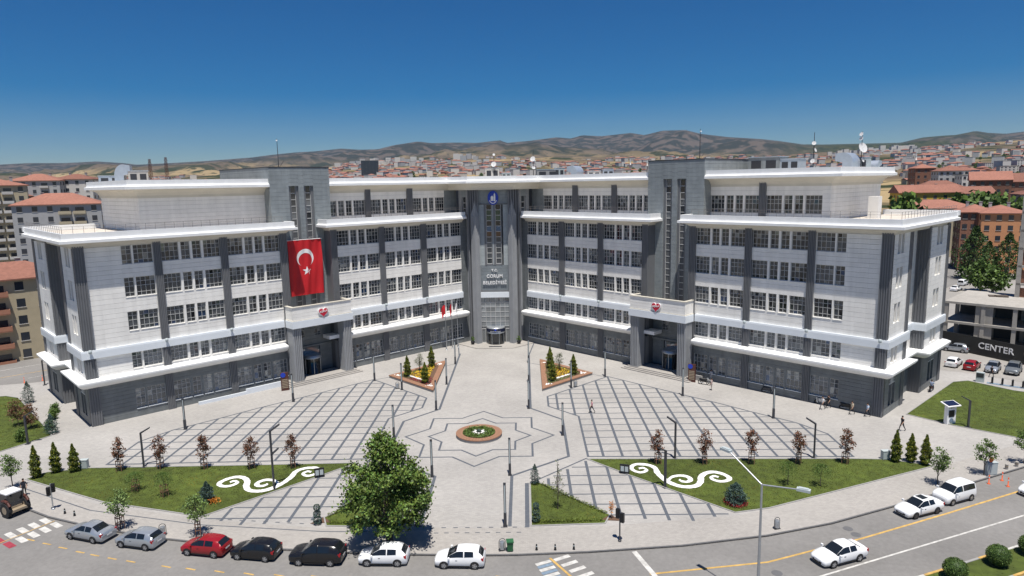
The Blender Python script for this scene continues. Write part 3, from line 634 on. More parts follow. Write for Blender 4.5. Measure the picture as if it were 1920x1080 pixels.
    if sd > 0: clad(b, FU, 59.5, 60.6, 24.3, 29.6, .62, 1.1)
    else: clad(b, FU, 42.9, 60.6, 24.3, 29.6, .62, 1.3)
    EU = FE(sd, 60.6); clad(b, EU, 5.2, 24, 24.3, 29.6, .62, 1.3); stuffpart(b, 'upper_cladding', 'white_stone')
    b = MB(); b.prism([T(5, 5.6), T(32.9, 5.6), T(32.9, 22), T(5, 22)], 24.1, 30.2); b.prism([T(42.5, 5.6), T(60.2, 5.6), T(60.2, 24), T(42.5, 24)], 24.1, 30.2); b.build('upper_wall', 'core', TH)
    for (u0, u1) in ([(24.2, 25.25), (15.4, 16.6)] + ([(50.65, 51.65)] if sd > 0 else [])): pilaster(FU, u0, u1, 24.3, 29.5)
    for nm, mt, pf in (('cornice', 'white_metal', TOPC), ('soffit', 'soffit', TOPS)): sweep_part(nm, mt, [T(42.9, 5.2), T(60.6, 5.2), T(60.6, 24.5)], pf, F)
    b = MB(); b.prism([T(42.5, 4.6), T(61.2, 4.6), T(61.2, 24.6), T(42.5, 24.6)], 30.3, 30.82); b.prism([T(6, 4.6), T(32.9, 4.6), T(32.9, 22), T(6, 22)], 30.3, 30.82); b.build('roof', 'deck', TH)
    if sd > 0:
        b = MB(); b.prism([T(62.8, 12.6), T(64.1, 12.6), T(64.1, 14.0), T(62.8, 14.0)], 24.3, 27.3); b.build('vent_fin', 'white_stone', TH)
    # access ramp wall beside the portico
    b = MB(); b.fbox(F, 43.6, 56.8 if sd < 0 else 46.5, 1.0, 1.25, 0, .45); b.fbox(F, 43.6, 50 if sd < 0 else 45, 1.0, 1.25, .45, .8); b.build('ramp_wall', 'band_white' if sd < 0 else 'kerb', TH)
    # wall lamps on the band
    for (u0, u1) in PIL[:3] + PIL[5:]: b = MB(); c = fpt(F, (u0 + u1) / 2, .62, 9.95); b.lathe(c, [(.02, -.35), (.2, -.3), (.2, .1), (.05, .15)], 8); b.build('uplight', 'box_grey', TH)
# ---- centre: tower between the wings
b = MB(); pts = [(-6.6, -1.8), (-3.4, -4.7), (3.4, -4.7), (6.6, -1.8), (8, 8), (-8, 8)]; b.prism([(-6.2, -1.6), (-3.2, -4.1), (3.2, -4.1), (6.2, -1.6), (8, 8), (-8, 8)], 0, 30.2); b.build('tower_core', 'core', TH)
b = MB()
Fc = FC(-4.6)
clad(b, Fc, -2.4, 2.4, 26.3, 29.6, .6, 1.2, -.3); clad(b, Fc, -2.75, -1.75, 14.9, 26.3, .6, 1.0, -.3, 0, .02, 1); clad(b, Fc, 1.75, 2.75, 14.9, 26.3, .6, 1.0, -.3, 0, .02, 1); b.fbox(Fc, -.22, .22, -.3, .05, 15.0, 26.3, 1)
clad(b, Fc, -2.75, 2.75, 10.2, 14.9, .6, 1.4, -.3, 0, .02, 2); clad(b, Fc, -2.75, -2.4, 26.3, 29.6, .6, 1.2, -.3); clad(b, Fc, 2.4, 2.75, 26.3, 29.6, .6, 1.2, -.3)
for sd in (-1, 1):
    Fs = ((sd * 6.65, -1.55), (-sd * S, -S), (sd * S, -S))      # slanting flank wall, u runs towards the front
    for a, c in ((0, .9), (2.1, 3.2)): clad(b, Fs, a, c, 0, 29.8, .6, .9, -.4, 0, .02, 3)
    clad(b, Fs, .9, 2.1, 0, 1.0, .6, 1, -.4); clad(b, Fs, .9, 2.1, 27.6, 29.8, .6, 1, -.4)
    Fu = FW(sd, 5.2); clad(b, Fu, 5.0, 8.0, 24.3, 29.8, .6, 1.2, -.4)
    g = MB(); fr = MB()
    for k in range(26): z = 1.0 + k * 1.02; g.fbox(Fs, 1.1, 1.9, -.3, -.22, z + .06, z + .96, 0, random.choice((.12, .2, .3, .45, .6))); fr.fbox(Fs, 1.1, 1.9, -.25, -.15, z - .05, z + .06)
    for q in (1.02, 1.9): fr.fbox(Fs, q, q + .08, -.3, -.14, 1, 27.6)
    fr.fbox(Fs, .9, 1.02, -.4, -.05, 1, 27.6, 1); fr.fbox(Fs, 1.98, 2.1, -.4, -.05, 1, 27.6, 1)
    g.build('slit_window', 'glass', TH); fr.build('slit_window_frame', ['frame', 'flute'], TH)
    # fluted pier with a pointed prow
    q = MB(); x0, x1 = 2.75, 4.75
    for k in range(5):
        w = (x1 - x0) / 9; a = x0 + 2 * k * w; yy = -4.95 + max(0, (a - 3.4)) * .75; q.box(min(sd * a, sd * (a + w)), max(sd * a, sd * (a + w)), yy - .22, yy + 1.4, 0, 29.6)
    q.prism([(sd * 2.7, -4.85), (sd * 3.4, -4.9), (sd * 4.85, -3.75), (sd * 4.4, -3.2), (sd * 2.7, -3.6)], 0, 29.7)
    q.build('pier', 'flute', TH)
    q = MB(); c = (sd * 3.35, -5.35); r_ = .62; ring = [(sd * 2.62, -5.0), (sd * 3.35, -5.75), (sd * 4.2, -4.75), (sd * 3.4, -4.5)]
    q.prism(ring, 0, 24.3); n = len(q.v); q.add([(*p, 24.3) for p in ring] + [(sd * 3.35, -4.9, 27.4)], [(0, 1, 4), (1, 2, 4), (2, 3, 4), (3, 0, 4)]); 
    for k in range(4): a = ring[0]; c2 = ring[1]; f_ = (k + .5) / 4; x = a[0] + (c2[0] - a[0]) * f_; y = a[1] + (c2[1] - a[1]) * f_; q.rbox((x, y - .04), .09, .12, 0, 24.2, 0)
    for k in range(4): a = ring[1]; c2 = ring[2]; f_ = (k + .5) / 4; x = a[0] + (c2[0] - a[0]) * f_; y = a[1] + (c2[1] - a[1]) * f_; q.rbox((x, y - .04), .09, .12, 0, 24.2, 0)
    q.build('prow_pier', 'flute_sunlit', TH)
o = b.build('tower_cladding', ['tower_stone', 'pale_grey', 'panel_grey', 'flute_sunlit'], TH); o['kind'] = 'stuff'
for x0, x1 in ((-1.35, -.35), (.35, 1.35)):
    g = MB(); fr = MB()
    for k in range(11):
        z = 15.2 + k; t = {0: .35, 1: .4, 2: .3, 3: .5, 4: .25, 5: (.35, .2, .12), 6: (.18, .38, .72), 7: .12, 8: (.16, .3, .22), 9: (.12, .24, .17), 10: .08}[k]
        g.fbox(Fc, x0 + .06, x1 - .06, -.3, -.2, z + .05, z + .98, 0, t); fr.fbox(Fc, x0, x1, -.24, -.12, z - .05, z + .05)
    for q in (x0 - .02, x1 - .06): fr.fbox(Fc, q, q + .08, -.3, -.1, 15.1, 26.3)
    fr.fbox(Fc, x0 - .4, x0 - .02, -.3, .06, 14.9, 26.35, 1); fr.fbox(Fc, x1 + .02, x1 + .13, -.3, .06, 14.9, 26.35, 1); fr.fbox(Fc, x0, x1, -.3, .02, 14.9, 15.15, 1); fr.fbox(Fc, x0, x1, -.24, -.12, 26.15, 26.3)
    g.build('tower_window', 'glass', TH); fr.build('tower_window_frame', ['frame', 'flute'], TH)
b = MB(); b.fbox(Fc, -2.78, 2.78, -.2, .45, 8.85, 9.85); b.build('entrance_band', 'band_white', TH)
b = MB(); b.fbox(Fc, -2.78, 2.78, -.3, .2, 9.85, 10.2); b.build('panel_frame', 'flute', TH); b = MB(); b.fbox(Fc, -2.6, 2.6, .0, .12, 26.15, 26.4); b.build('panel_frame', 'flute', TH)
g = MB(); fr = MB()
for i in range(6):
    for k in range(6):
        x0 = -2.7 + i * .9; z0 = 3.3 + k * .92; t = random.uniform(.5, .9); a = random.uniform(-.015, .015)
        g.add([(x0 + .03, -4.62 + a, z0 + .03), (x0 + .87, -4.62 - a, z0 + .03), (x0 + .87, -4.62 - a, z0 + .89), (x0 + .03, -4.62 + a, z0 + .89)], [(0, 1, 2, 3)], 0, t)
for i in range(7): fr.box(-2.73 + i * .9, -2.67 + i * .9, -4.7, -4.55, 3.3, 8.85)
for k in range(7): fr.box(-2.7, 2.7, -4.69, -4.56, 3.27 + k * .92, 3.33 + k * .92)
for x in (-2.7, 1.85):
    fr.box(x, x + .85, -4.7, -4.5, .1, .2); fr.box(x, x + .85, -4.7, -4.5, 2.75, 2.85); fr.box(x, x + .1, -4.7, -4.5, .2, 2.75); fr.box(x + .75, x + .85, -4.7, -4.5, .2, 2.75); g.fbox(Fc, x + .1, x + .75, -.05, .0, .2, 2.75, 0, .5)
g.fbox(Fc, -2.7, 2.7, -.1, -.04, 2.85, 3.3, 0, .45)
g.build('curtain_wall_glazing', 'curtain_glass', TH); fr.build('curtain_wall_frame', 'frame', TH)
b = MB(); b.lathe((0, -5.0, .1), [(1.62, 0), (1.62, 2.1)], 28); b.build('revolving_door', 'car_glass', TH)
b = MB(); b.lathe((0, -5.0, 2.2), [(1.72, 0), (1.72, .3), (1.68, .32)], 28); b.lathe((0, -5.0, 3.12), [(1.75, 0), (1.75, .12), (1.2, .22)], 28)
for a in (-1.15, -.42, .42, 1.15): b.tube((1.66 * math.sin(a), -5 - 1.66 * math.cos(a), .1), (1.66 * math.sin(a), -5 - 1.66 * math.cos(a), 2.2), .05, n=5)
b.build('door_canopy', 'galv', TH)
b = MB(); b.lathe((0, -5.0, 2.52), [(1.74, 0), (1.74, .6)], 28); b.build('door_sign', 'navy', TH)
text_mesh('ÇORUM BELEDİYESİ', .2, .01, 'sign_white', 'door_lettering', TH, (0, -6.78, 2.66), (R(90), 0, 0))
b = MB(); b.lathe((0, 0, 0), [(.19, -.03), (.19, .03)], 14); o = b.build('door_emblem', 'blue_sign', TH, (0, -6.78, 2.95)); o.rotation_euler = (R(90), 0, 0)
# entrance platform
b = MB(); b.prism([(-8.2, -4.2), (-3.4, -9.2), (3.4, -9.2), (8.2, -4.2), (5, -1), (-5, -1)], .002, .11); b.build('entrance_platform', 'walk', TH)
b = MB(); b.box(-1.2, 1.2, -8.3, -7.6, .11, .13); tag(b.build('door_mat', 'dark_metal'), 'grey door mat in front of the central revolving door', 'door mat')
# lettering and emblem
for txt, z, sz, sx in (('T.C.', 13.95, .62, 1), ('ÇORUM', 12.85, .86, .93), ('BELEDİYESİ', 11.6, .86, .93)): text_mesh(txt, sz, .07, 'sign_white', 'lettering', TH, (0, -4.78, z), (R(90), 0, 0), bold=.014, sx=sx)
def oval(name, rx, rz, y0, y1, mat, par, loc):
    b = MB(); n = 32; ring = [(rx * math.cos(2 * math.pi * k / n), rz * math.sin(2 * math.pi * k / n)) for k in range(n)]
    b.add([(x, y0, z) for x, z in ring] + [(x, y1, z) for x, z in ring], [list(range(n)), list(range(n, 2 * n))[::-1]] + [(k, (k + 1) % n, n + (k + 1) % n, n + k) for k in range(n)]); return b.build(name, mat, par, loc)
em = oval('emblem', .98, 1.3, -.1, .1, 'blue_sign', TH, (0, -4.72, 27.4))
b = MB()
b.box(-.42, .1, -.13, -.1, -.55, .2); b.box(.16, .44, -.13, -.1, -.62, .62)
b.add([(.16, -.13, .62), (.44, -.13, .62), (.3, -.13, .95)], [(0, 1, 2)]); b.add([(-.42, -.13, .2), (.1, -.13, .2), (-.16, -.13, .42)], [(0, 1, 2)])
for k in range(4): a = -.9 + k * .18; b.box(-.36 + k * .0, -.32, -.13, -.1, .5, .85)
n = 16
for k in range(n):
    a0, a1 = math.pi * (1.15 + .7 * k / n), math.pi * (1.15 + .7 * (k + 1) / n)
    b.add([(.78 * math.cos(a0), -.12, 1.06 * math.sin(a0)), (.78 * math.cos(a1), -.12, 1.06 * math.sin(a1)), (.66 * math.cos(a1), -.12, .92 * math.sin(a1)), (.66 * math.cos(a0), -.12, .92 * math.sin(a0))], [(0, 1, 2, 3)])
b.build('emblem_figure', 'sign_white', em)
# top cornice across the centre
Fl = FW(-1, 5.2); ctr = [wp(-1, 32.9, 5.2), wp(-1, 6.85, 5.2), (-3.75, -6.0), (3.75, -6.0), wp(1, 6.85, 5.2), wp(1, 32.9, 5.2)]
for nm, mt, pf in (('cornice', 'white_metal', TOPC), ('soffit', 'soffit', TOPS)): sweep_part(nm, mt, ctr, pf, Fl)
b = MB(); b.prism([wp(-1, 6.85, 5.4), (-3.75, -5.8), (3.75, -5.8), wp(1, 6.85, 5.4), (8, 10), (-8, 10)], 29.55, 30.8); b.build('tower_roof', 'soffit', TH)
# ---- roof plant: lift house, boxes, dishes, antennas
def rbx(name, mat, c, sx, sy, z0, z1, rz, label, cat): b = MB(); b.rbox((0, 0), sx, sy, 0, z1 - z0); o = b.build(name, mat, None, (*c, z0), rz); return tag(o, label, cat)
# ================================================================ ROOF PLANT
def dish(b, c, r, az, mi=0):
    d = Vector((math.sin(az), math.cos(az), .35)).normalized(); a = d.orthogonal().normalized(); e = d.cross(a); n = 12; vs = [Vector(c) - d * r * .25]
    for k in range(n): t = 2 * math.pi * k / n; vs.append(Vector(c) + (a * math.cos(t) + e * math.sin(t)) * r)
    b.add(vs, [(0, 1 + k, 1 + (k + 1) % n) for k in range(n)], mi, None, True); b.tube(Vector(c) - d * r * .25, Vector(c) + d * r * .45, .02, n=4)
def mast(label, c, z0, z1, dishes, lattice=False, mat='dark_metal'):
    t = thing('antenna_mast', label, 'antenna', (*c, z0)); b = MB(); h = z1 - z0
    if lattice:
        for k in range(4): b.tube((.22 * (1, -1, -1, 1)[k], .22 * (1, 1, -1, -1)[k], 0), (.1 * (1, -1, -1, 1)[k], .1 * (1, 1, -1, -1)[k], h), .035, n=4)
        for j in range(int(h / .5)): b.tube((.2, .2, j * .5), (-.18, .18, j * .5 + .5), .02, n=4); b.tube((-.2, -.2, j * .5), (.18, -.18, j * .5 + .5), .02, n=4)
    else: b.tube((0, 0, 0), (0, 0, h), .07, .04, n=6); b.tube((0, 0, 0), (.8, .3, h * .25), .03, n=4); b.box(-.35, .35, -.35, .35, 0, .12)
    b.build('mast', mat, t)
    for zz, r_, az in dishes: q = MB(); dish(q, (.25 * math.sin(az), .25 * math.cos(az), zz), r_, az); q.build('dish', 'dish', t)
    return t
mast('thin antenna mast with two dishes on the roof behind the central emblem', (-.2, 8), 30.85, 36.0, [(3.0, .55, 3.4), (4.9, .25, 3.1)])
mast('tall dark antenna mast with white dishes right of the central roof', (7.7, 8), 30.85, 36.6, [(3.9, .55, 3.6), (3.6, .35, 2.6), (2.2, .35, 2.9)])
mast('slim antenna mast with small dishes on the right outer roof', wp(1, 54, 15), 30.85, 36.6, [(4.2, .3, 3.6), (3.2, .32, 2.4), (1.6, .35, 4.0)])
mast('antenna mast with a large round dish near the right roof end', wp(1, 60, 17), 30.85, 36.4, [(3.3, .75, 2.8), (1.6, .4, 2.4), (4.6, .3, 4.2), (5.2, .3, 4.2)])
mast('thin lightning rod on the left stair tower', wp(-1, 38, 10), 33.1, 37.8, [(4.4, .12, 3)])
mast('thin lightning rod on the right stair tower', wp(1, 38, 10), 33.1, 38.0, [(4.5, .12, 3)])
mast('brown lattice post standing left on the left outer roof', wp(-1, 55.5, 16), 30.85, 34.6, [], True, 'brown_sign')
mast('brown lattice post standing right on the left outer roof', wp(-1, 53.2, 16), 30.85, 34.9, [], True, 'brown_sign')
def hood(label, c, z, w, h, rz):      # curved sheet-metal ventilation hood
    t = thing('ventilation_hood', label, 'vent', (*c, z), rz); b = MB(); n = 10
    prof = [(-w / 2, 0)] + [(w / 2 * math.sin(-math.pi / 2 + math.pi * .5 * k / n) + 0, h * .45 + h * .55 * math.sin(math.pi * .5 * k / n)) for k in range(n + 1)] + [(w * .35, h * .95), (w * .35, h * .55), (0, h * .45), (0, 0)]
    d = w * .6; m_ = len(prof); b.add([(x, -d, q) for x, q in prof] + [(x, d, q) for x, q in prof], [list(range(m_)), list(range(m_, 2 * m_))[::-1]] + [(k, (k + 1) % m_, m_ + (k + 1) % m_, m_ + k) for k in range(m_)]); b.build('cowl', 'silver_sheet', t)
    b = MB(); b.box(-w * .55, w * .2, -d * 1.1, d * 1.1, 0, .2); b.build('base', 'box_grey', t)
hood('curved silver ventilation hood on the left outer roof', wp(-1, 59, 16), 30.85, 2.4, 2.9, .4)
hood('curved silver ventilation hood on the roof right of the centre', (16, 9), 30.85, 2.6, 2.4, 2.6)
hood('wide curved silver hood beside the dish mast on the right roof', wp(1, 58.7, 15), 30.85, 2.8, 2.6, 2.4)
hood('low curved silver hood at the far right roof end', wp(1, 59.8, 21.5), 30.85, 2.2, 1.5, .8)
def acbox(label, c, z, sx, sy, h, rz, mat='wall_white'):
    t = thing('rooftop_unit', label, 'roof unit', (*c, z), rz); b = MB(); b.rbox((0, 0), sx, sy, 0, h); b.build('casing', mat, t)
    b = MB(); b.rbox((0, 0), sx * 1.06, sy * 1.06, h, h + .1); b.build('lid', 'silver_sheet', t)
    for k in (-1, 1): b = MB(); b.box(k * sx * .24 - sx * .16, k * sx * .24 + sx * .16, -sy / 2 - .03, -sy / 2 + .01, h * .3, h * .8); b.build('louvre', 'dark_metal', t)
acbox('white roof cabin behind the central emblem', (-.6, 9), 30.85, 2.8, 2, 2.2, 0); acbox('low grey roof unit beside the central cabin', (2.2, 9), 30.85, 1.8, 1.4, 1.2, 0, 'box_grey')
acbox('long grey roof unit right of the tall central mast', (10.5, 10), 30.85, 4.4, 2, 1.7, .1, 'wall_grey'); acbox('white roof unit next to the central silver hood', (13, 10), 30.85, 2, 1.6, 2.0, 0, 'box_grey')
acbox('small white roof unit with pitched lid left of the right stair tower', (20, 10), 30.85, 2.6, 2, 1.2, 0); acbox('pale roof unit close to the right stair tower', (23, 11), 30.85, 2.2, 2, 1.5, 0, 'silver_sheet')
acbox('white lift house on the left outer roof', wp(-1, 57.5, 15), 30.85, 2.6, 2, 1.9, .5); acbox('pale blue roof tank left of the lift house', wp(-1, 60, 20), 30.85, 3, 1.6, 1.3, .5, 'silver_sheet')
acbox('grey machine room behind the right stair tower', wp(1, 46.5, 16), 30.85, 5, 3, 2.4, -.78, 'tower_stone'); acbox('silver plant box on the right outer roof', wp(1, 50.5, 16), 30.85, 3, 2.4, 2.0, -.78, 'silver_sheet'); acbox('white plant box at the dish mast', wp(1, 59.9, 18.2), 30.85, 1.6, 1.6, 1.9, -.78, 'box_grey')
# ================================================================ FLAGS, HEARTS, POLES
FT = FW(-1, 3.2)
def cloth(u, z): return .62 + .10 * math.sin(u * 2.3 + z * .12) * min(1, (21.9 - z) / 2.5) + .05 * math.sin(u * 5.1 + 1 + z * .5) + .05 * math.sin(z * .9 + u)
fb = thing('banner_flag', 'huge red flag with white crescent and star hanging on the left stair tower', 'flag', fpt(FT, 38.15, .6, 13.2)); bp = Vector(fb.location)
def fl(u, z, e=0): return tuple(Vector(fpt(FT, u, cloth(u, z) + e, z)) - bp)
b = MB(); nu, nz = 40, 48; vs = [fl(35.3 + 5.7 * i / nu, 13.15 + 8.7 * j / nz) for j in range(nz + 1) for i in range(nu + 1)]
b.add(vs, [(j * (nu + 1) + i, j * (nu + 1) + i + 1, (j + 1) * (nu + 1) + i + 1, (j + 1) * (nu + 1) + i) for j in range(nz) for i in range(nu)], 0, None, True); b.build('cloth', 'red', fb, recalc=False)
b = MB(); vs = []; n = 40
for k in range(n + 1):      # crescent with its horns pointing down
    a = R(-55.9 + 291.8 * k / n); a2 = R(-45.6 + 271.2 * k / n); ax = 1.42 * math.cos(a), 19.0 + 1.42 * math.sin(a); bx = 1.14 * math.cos(a2), 18.64 + 1.14 * math.sin(a2)
    for q in range(5): s_ = q / 4; vs.append(fl(38.15 - (ax[0] + (bx[0] - ax[0]) * s_), ax[1] + (bx[1] - ax[1]) * s_, .02))
b.add(vs, [(k * 5 + q, k * 5 + q + 1, k * 5 + q + 6, k * 5 + q + 5) for k in range(n) for q in range(4)]); b.build('crescent', 'flag_white', fb, recalc=False)
b = MB(); ring = []
for k in range(10): r_ = .72 if k % 2 == 0 else .29; a = math.pi / 2 + k * math.pi / 5; ring.append(fl(38.05 - r_ * math.cos(a), 16.95 + r_ * math.sin(a), .025))
b.add([fl(38.05, 16.95, .025)] + ring, [(0, 1 + k, 1 + (k + 1) % 10) for k in range(10)]); b.build('star', 'flag_white', fb, recalc=False)
b = MB(); b.tube(fl(35.1, 21.88), fl(41.2, 21.88), .05, n=6); b.build('top_pole', 'flag_white', fb)
for sd in (-1, 1):
    F = FW(sd, 1.5); c = fpt(F, 37.7, 2.62, 10.75); t = thing('heart_sign', 'red heart sign with white lettering on the %s portico' % ('left' if sd < 0 else 'right'), 'sign', c, frot(F), 'heart signs')
    def heart(s_, y0, y1, nm, mat):
        b = MB(); n = 36; ring = [(s_ * 16 * math.sin(a) ** 3, s_ * (13 * math.cos(a) - 5 * math.cos(2 * a) - 2 * math.cos(3 * a) - math.cos(4 * a))) for a in [2 * math.pi * k / n for k in range(n)]]
        b.add([(x, y0, z) for x, z in ring] + [(x, y1, z) for x, z in ring], [list(range(n)), list(range(n, 2 * n))] + [(k, (k + 1) % n, n + (k + 1) % n, n + k) for k in range(n)]); return b.build(nm, mat, t)
    heart(.056, -.14, 0, 'backing', 'sign_white'); heart(.046, -.2, -.1, 'heart', 'heart_red'); text_mesh('AŞKLA', .38, .015, 'sign_white', 'lettering', t, (0, -.22, .12), (R(90), R(-6), 0), bold=.01)
for i, (c, red, ph) in enumerate((((-8.9, -9.58), True, 0), ((-7.9, -8.41), True, 1), ((-6.98, -7.63), False, 2))):
    t = thing('flagpole', ('leftmost flagpole with a red flag left of the entrance', 'middle flagpole with a red flag left of the entrance', 'flagpole with a white flag nearest the entrance')[i], 'flagpole', (*c, 0), 0, 'flagpoles left of the entrance')
    b = MB(); b.tube((0, 0, 0), (0, 0, 8.6), .06, .035, n=8); b.lathe((0, 0, 0), [(.25, 0), (.25, .08), (.1, .12)], 8); b.ball((0, 0, 8.65), .08, 6, 4); b.build('pole', 'galv', t)
    b = MB(); vs = []; nu, nz = 8, 12
    for j in range(nz + 1):
        for k in range(nu + 1): u = k / nu; z = 8.4 - 1.7 * j / nz - .9 * u * u; vs.append((-(.05 + .75 * u * (1 - .3 * j / nz)) * (1 if i == 0 else .45), .12 * math.sin(u * 7 + ph + j * .3), z))
    b.add(vs, [(j * (nu + 1) + k, j * (nu + 1) + k + 1, (j + 1) * (nu + 1) + k + 1, (j + 1) * (nu + 1) + k) for j in range(nz) for k in range(nu)], 0, None, True); b.build('flag', 'red' if red else 'flag_white', t, recalc=False)
# ================================================================ PLANTS
def leaves(C, size, tint=(.6, 1.5), up=.0, asp=.6, warm=0, tip=None):
    C = np.asarray(C); k = len(C); a = RNG.normal(0, 1, (k, 3)); a[:, 2] += up; a /= np.linalg.norm(a, axis=1)[:, None]; e = RNG.normal(0, 1, (k, 3)); e -= (e * a).sum(1)[:, None] * a; e /= np.linalg.norm(e, axis=1)[:, None]
    s_ = (size * RNG.uniform(.6, 1.3, k))[:, None]; v = np.stack([C - a * s_, C - e * s_ * asp, C + a * s_, C + e * s_ * asp], 1)
    me = bpy.data.meshes.new('crown'); me.vertices.add(4 * k); me.vertices.foreach_set('co', v.reshape(-1)); me.loops.add(4 * k); me.loops.foreach_set('vertex_index', np.arange(4 * k)); me.polygons.add(k); me.polygons.foreach_set('loop_start', np.arange(k) * 4); me.update(calc_edges=True)
    ca = me.color_attributes.new('tint', 'FLOAT_COLOR', 'CORNER'); tn = RNG.uniform(*tint, k); arr = np.ones((k, 4, 4)); arr[:, :, 0] = (tn * (1 + warm * RNG.uniform(-.5, 1, k)))[:, None]; arr[:, :, 1] = tn[:, None]; arr[:, :, 2] = (tn * RNG.uniform(.6, 1.1, k))[:, None]
    if tip is not None: mk_ = tip(C); arr[mk_, :, 0] *= 2.6; arr[mk_, :, 1] *= 1.9
    ca.data.foreach_set('color', arr.reshape(-1)); return me
def crown_pts(prof, nclump, nleaf, cr_, bias=.5, lean=(0, 0)):
    zs, rs = zip(*prof); out = []; z0, z1 = zs[0], zs[-1]
    while len(out) < nclump:
        z = random.uniform(z0, z1); r_ = np.interp(z, zs, rs)
        if random.random() > r_ / max(rs) + .12: continue
        a = random.uniform(0, 6.283); q = r_ * (bias + (1 - bias) * random.random()) * random.uniform(.8, 1.12); k = (z - z0) / (z1 - z0); out.append((q * math.cos(a) + lean[0] * k, q * math.sin(a) + lean[1] * k, z))
    out = np.array(out); P = np.repeat(out, nleaf, 0) + RNG.normal(0, cr_, (nclump * nleaf, 3)) * np.array([1, 1, .7]); return P, out
def tree_thing(name, label, cat, leafmesh, matk, trunk, loc, rz=0, group=None, extra=None):
    t = thing(name, label, cat, loc, rz, group); leafmesh.materials.clear(); leafmesh.materials.append(MT[matk]); put('crown', leafmesh, t); put('trunk', trunk, t)
    if extra: put(extra[0], extra[1], t)
    return t
def trunk_mesh(h, r_, limbs, bend=.1, n=7, base=0):
    b = MB(); p = [(0, 0, base)]
    for k in range(1, 5): p.append((bend * math.sin(k * 1.7) * h * .1, bend * math.cos(k * 2.1) * h * .1, h * k / 4))
    b.path(p, [r_, r_ * .85, r_ * .7, r_ * .55, r_ * .3], n)
    for q in limbs:
        k = random.choice((1, 2, 3)); f_ = random.random(); s_ = Vector(p[k]).lerp(Vector(p[min(4, k + 1)]), f_); m_ = s_.lerp(Vector(q), .5) + Vector((0, 0, -.05 * h)); b.path([s_, m_, Vector(q)], [r_ * .4, r_ * .25, r_ * .08], 5)
    return b.mesh('trunk', 'bark')
# the big plane tree by the kerb
prof = [(1.9, 2.0), (2.6, 3.3), (3.8, 3.8), (5.4, 3.8), (6.6, 3.2), (7.3, 2.4), (8.2, 1.5), (8.9, .7), (9.4, .15)]
P, C = crown_pts(prof, 120, 170, .34, .5, (-.2, 0)); fill, _ = crown_pts([(z, r_ * .6) for z, r_ in prof], 40, 40, .5, .1, (-.2, 0))
tree_thing('broadleaf_tree', 'big leafy green tree on the pavement in front of the square', 'tree', leaves(np.vstack([P, fill]), .125, (.45, 1.9), asp=.7, warm=.3), 'leaf', trunk_mesh(7, .3, C[::6], .15), (-6.2, -77.45, 0))
# red-leaved saplings with stakes
def stakes(h=1.25):
    b = MB()
    for x, y in ((-.28, -.2), (.28, -.2), (.28, .2), (-.28, .2)): b.tube((x, y, 0), (x, y, h), .035, n=5)
    for z in (h * .45, h * .9): b.box(-.3, .3, -.24, -.19, z, z + .07); b.box(-.3, .3, .19, .24, z, z + .07); b.box(-.32, -.27, -.2, .2, z, z + .07); b.box(.27, .32, -.2, .2, z, z + .07)
    return b.mesh('stake_frame', 'wood')
STK = stakes(); RT = []
for v in range(5):
    P, C = crown_pts([(1.35, .25), (1.9, .75), (2.5, .8), (3.1, .55), (3.7, .12)], 40, 20, .16, .3); h_ = random.uniform(.88, 1.1); P = P * np.array([h_, h_ * random.uniform(.85, 1.15), 1]); RT.append((leaves(P, .095, (.4, 1.6), asp=.6, warm=.4), trunk_mesh(2.9, .045, C[::3], .2, 5)))
ORD = ['leftmost', 'second from left', 'middle', 'second from right', 'rightmost']
for i, (x, y) in enumerate([(-38.43, -62.2), (-34.26, -61.7), (-29.37, -61.9), (-24.18, -61.95), (-19.71, -61.85), (19.59, -61.85), (24.51, -61.95), (29.45, -62.08), (34.37, -62.2), (39.28, -62.2)]):
    me, tr = RT[i % 5]; tree_thing('red_sapling', 'staked red-leaved sapling, %s of the five along the %s lawn' % (ORD[i % 5], 'left' if i < 5 else 'right'), 'tree', me, 'leaf_red', tr, (x, y, .02), i * 1.3, 'red-leaved saplings', ('stake_frame', STK))
# columnar golden conifers
def conifer(h, r_, n, size=.07, tiplim=.62):
    a0 = RNG.uniform(0, 6.283, n) + RNG.uniform(0, 6); z = RNG.uniform(0, 1, n) ** 1.15; rad = r_ * np.minimum(1, (1 - z) * 1.9 + .05) * np.minimum(1, z * 6 + .5) * (.55 + .55 * RNG.uniform(0, 1, n)) * (1 + .2 * np.sin(z * 31 + 3 * np.sin(a0)) + .18 * np.sin(a0 * 3 + z * 9)); a = a0; return np.stack([rad * np.cos(a), rad * np.sin(a), .12 + z * (h - .12)], 1), rad
def conifer_tree(label, loc, h, r_, matk, group=None, n=3600, size=.11, tips=True, name='conifer'):
    P, rad = conifer(h, r_, n); lim = np.quantile(rad, .8); me = leaves(P, size, (.5, 1.4), up=.9, asp=.35, tip=(lambda C: (RNG.uniform(0, 1, len(C)) < .16)) if tips else None); return tree_thing(name, label, 'tree', me, matk, trunk_mesh(h * .85, .05, [], .02, 5), loc, 0, group)
for i, (x, y, h) in enumerate([(-46.52, -63.7, 3.5), (-45.28, -62.39, 3.5), (-43.38, -62.2, 3.1), (44.72, -61.9, 3.4), (46.26, -62.0, 3.4), (47.32, -62.8, 3.2)]):
    conifer_tree('golden columnar conifer, %s of three at the %s end of the %s lawn' % (('left', 'middle', 'right')[i % 3], 'left' if i < 3 else 'right', 'left' if i < 3 else 'right'), (x, y, 0), h * random.uniform(.92, 1.05), .45, 'leaf_gold', 'columnar conifers')
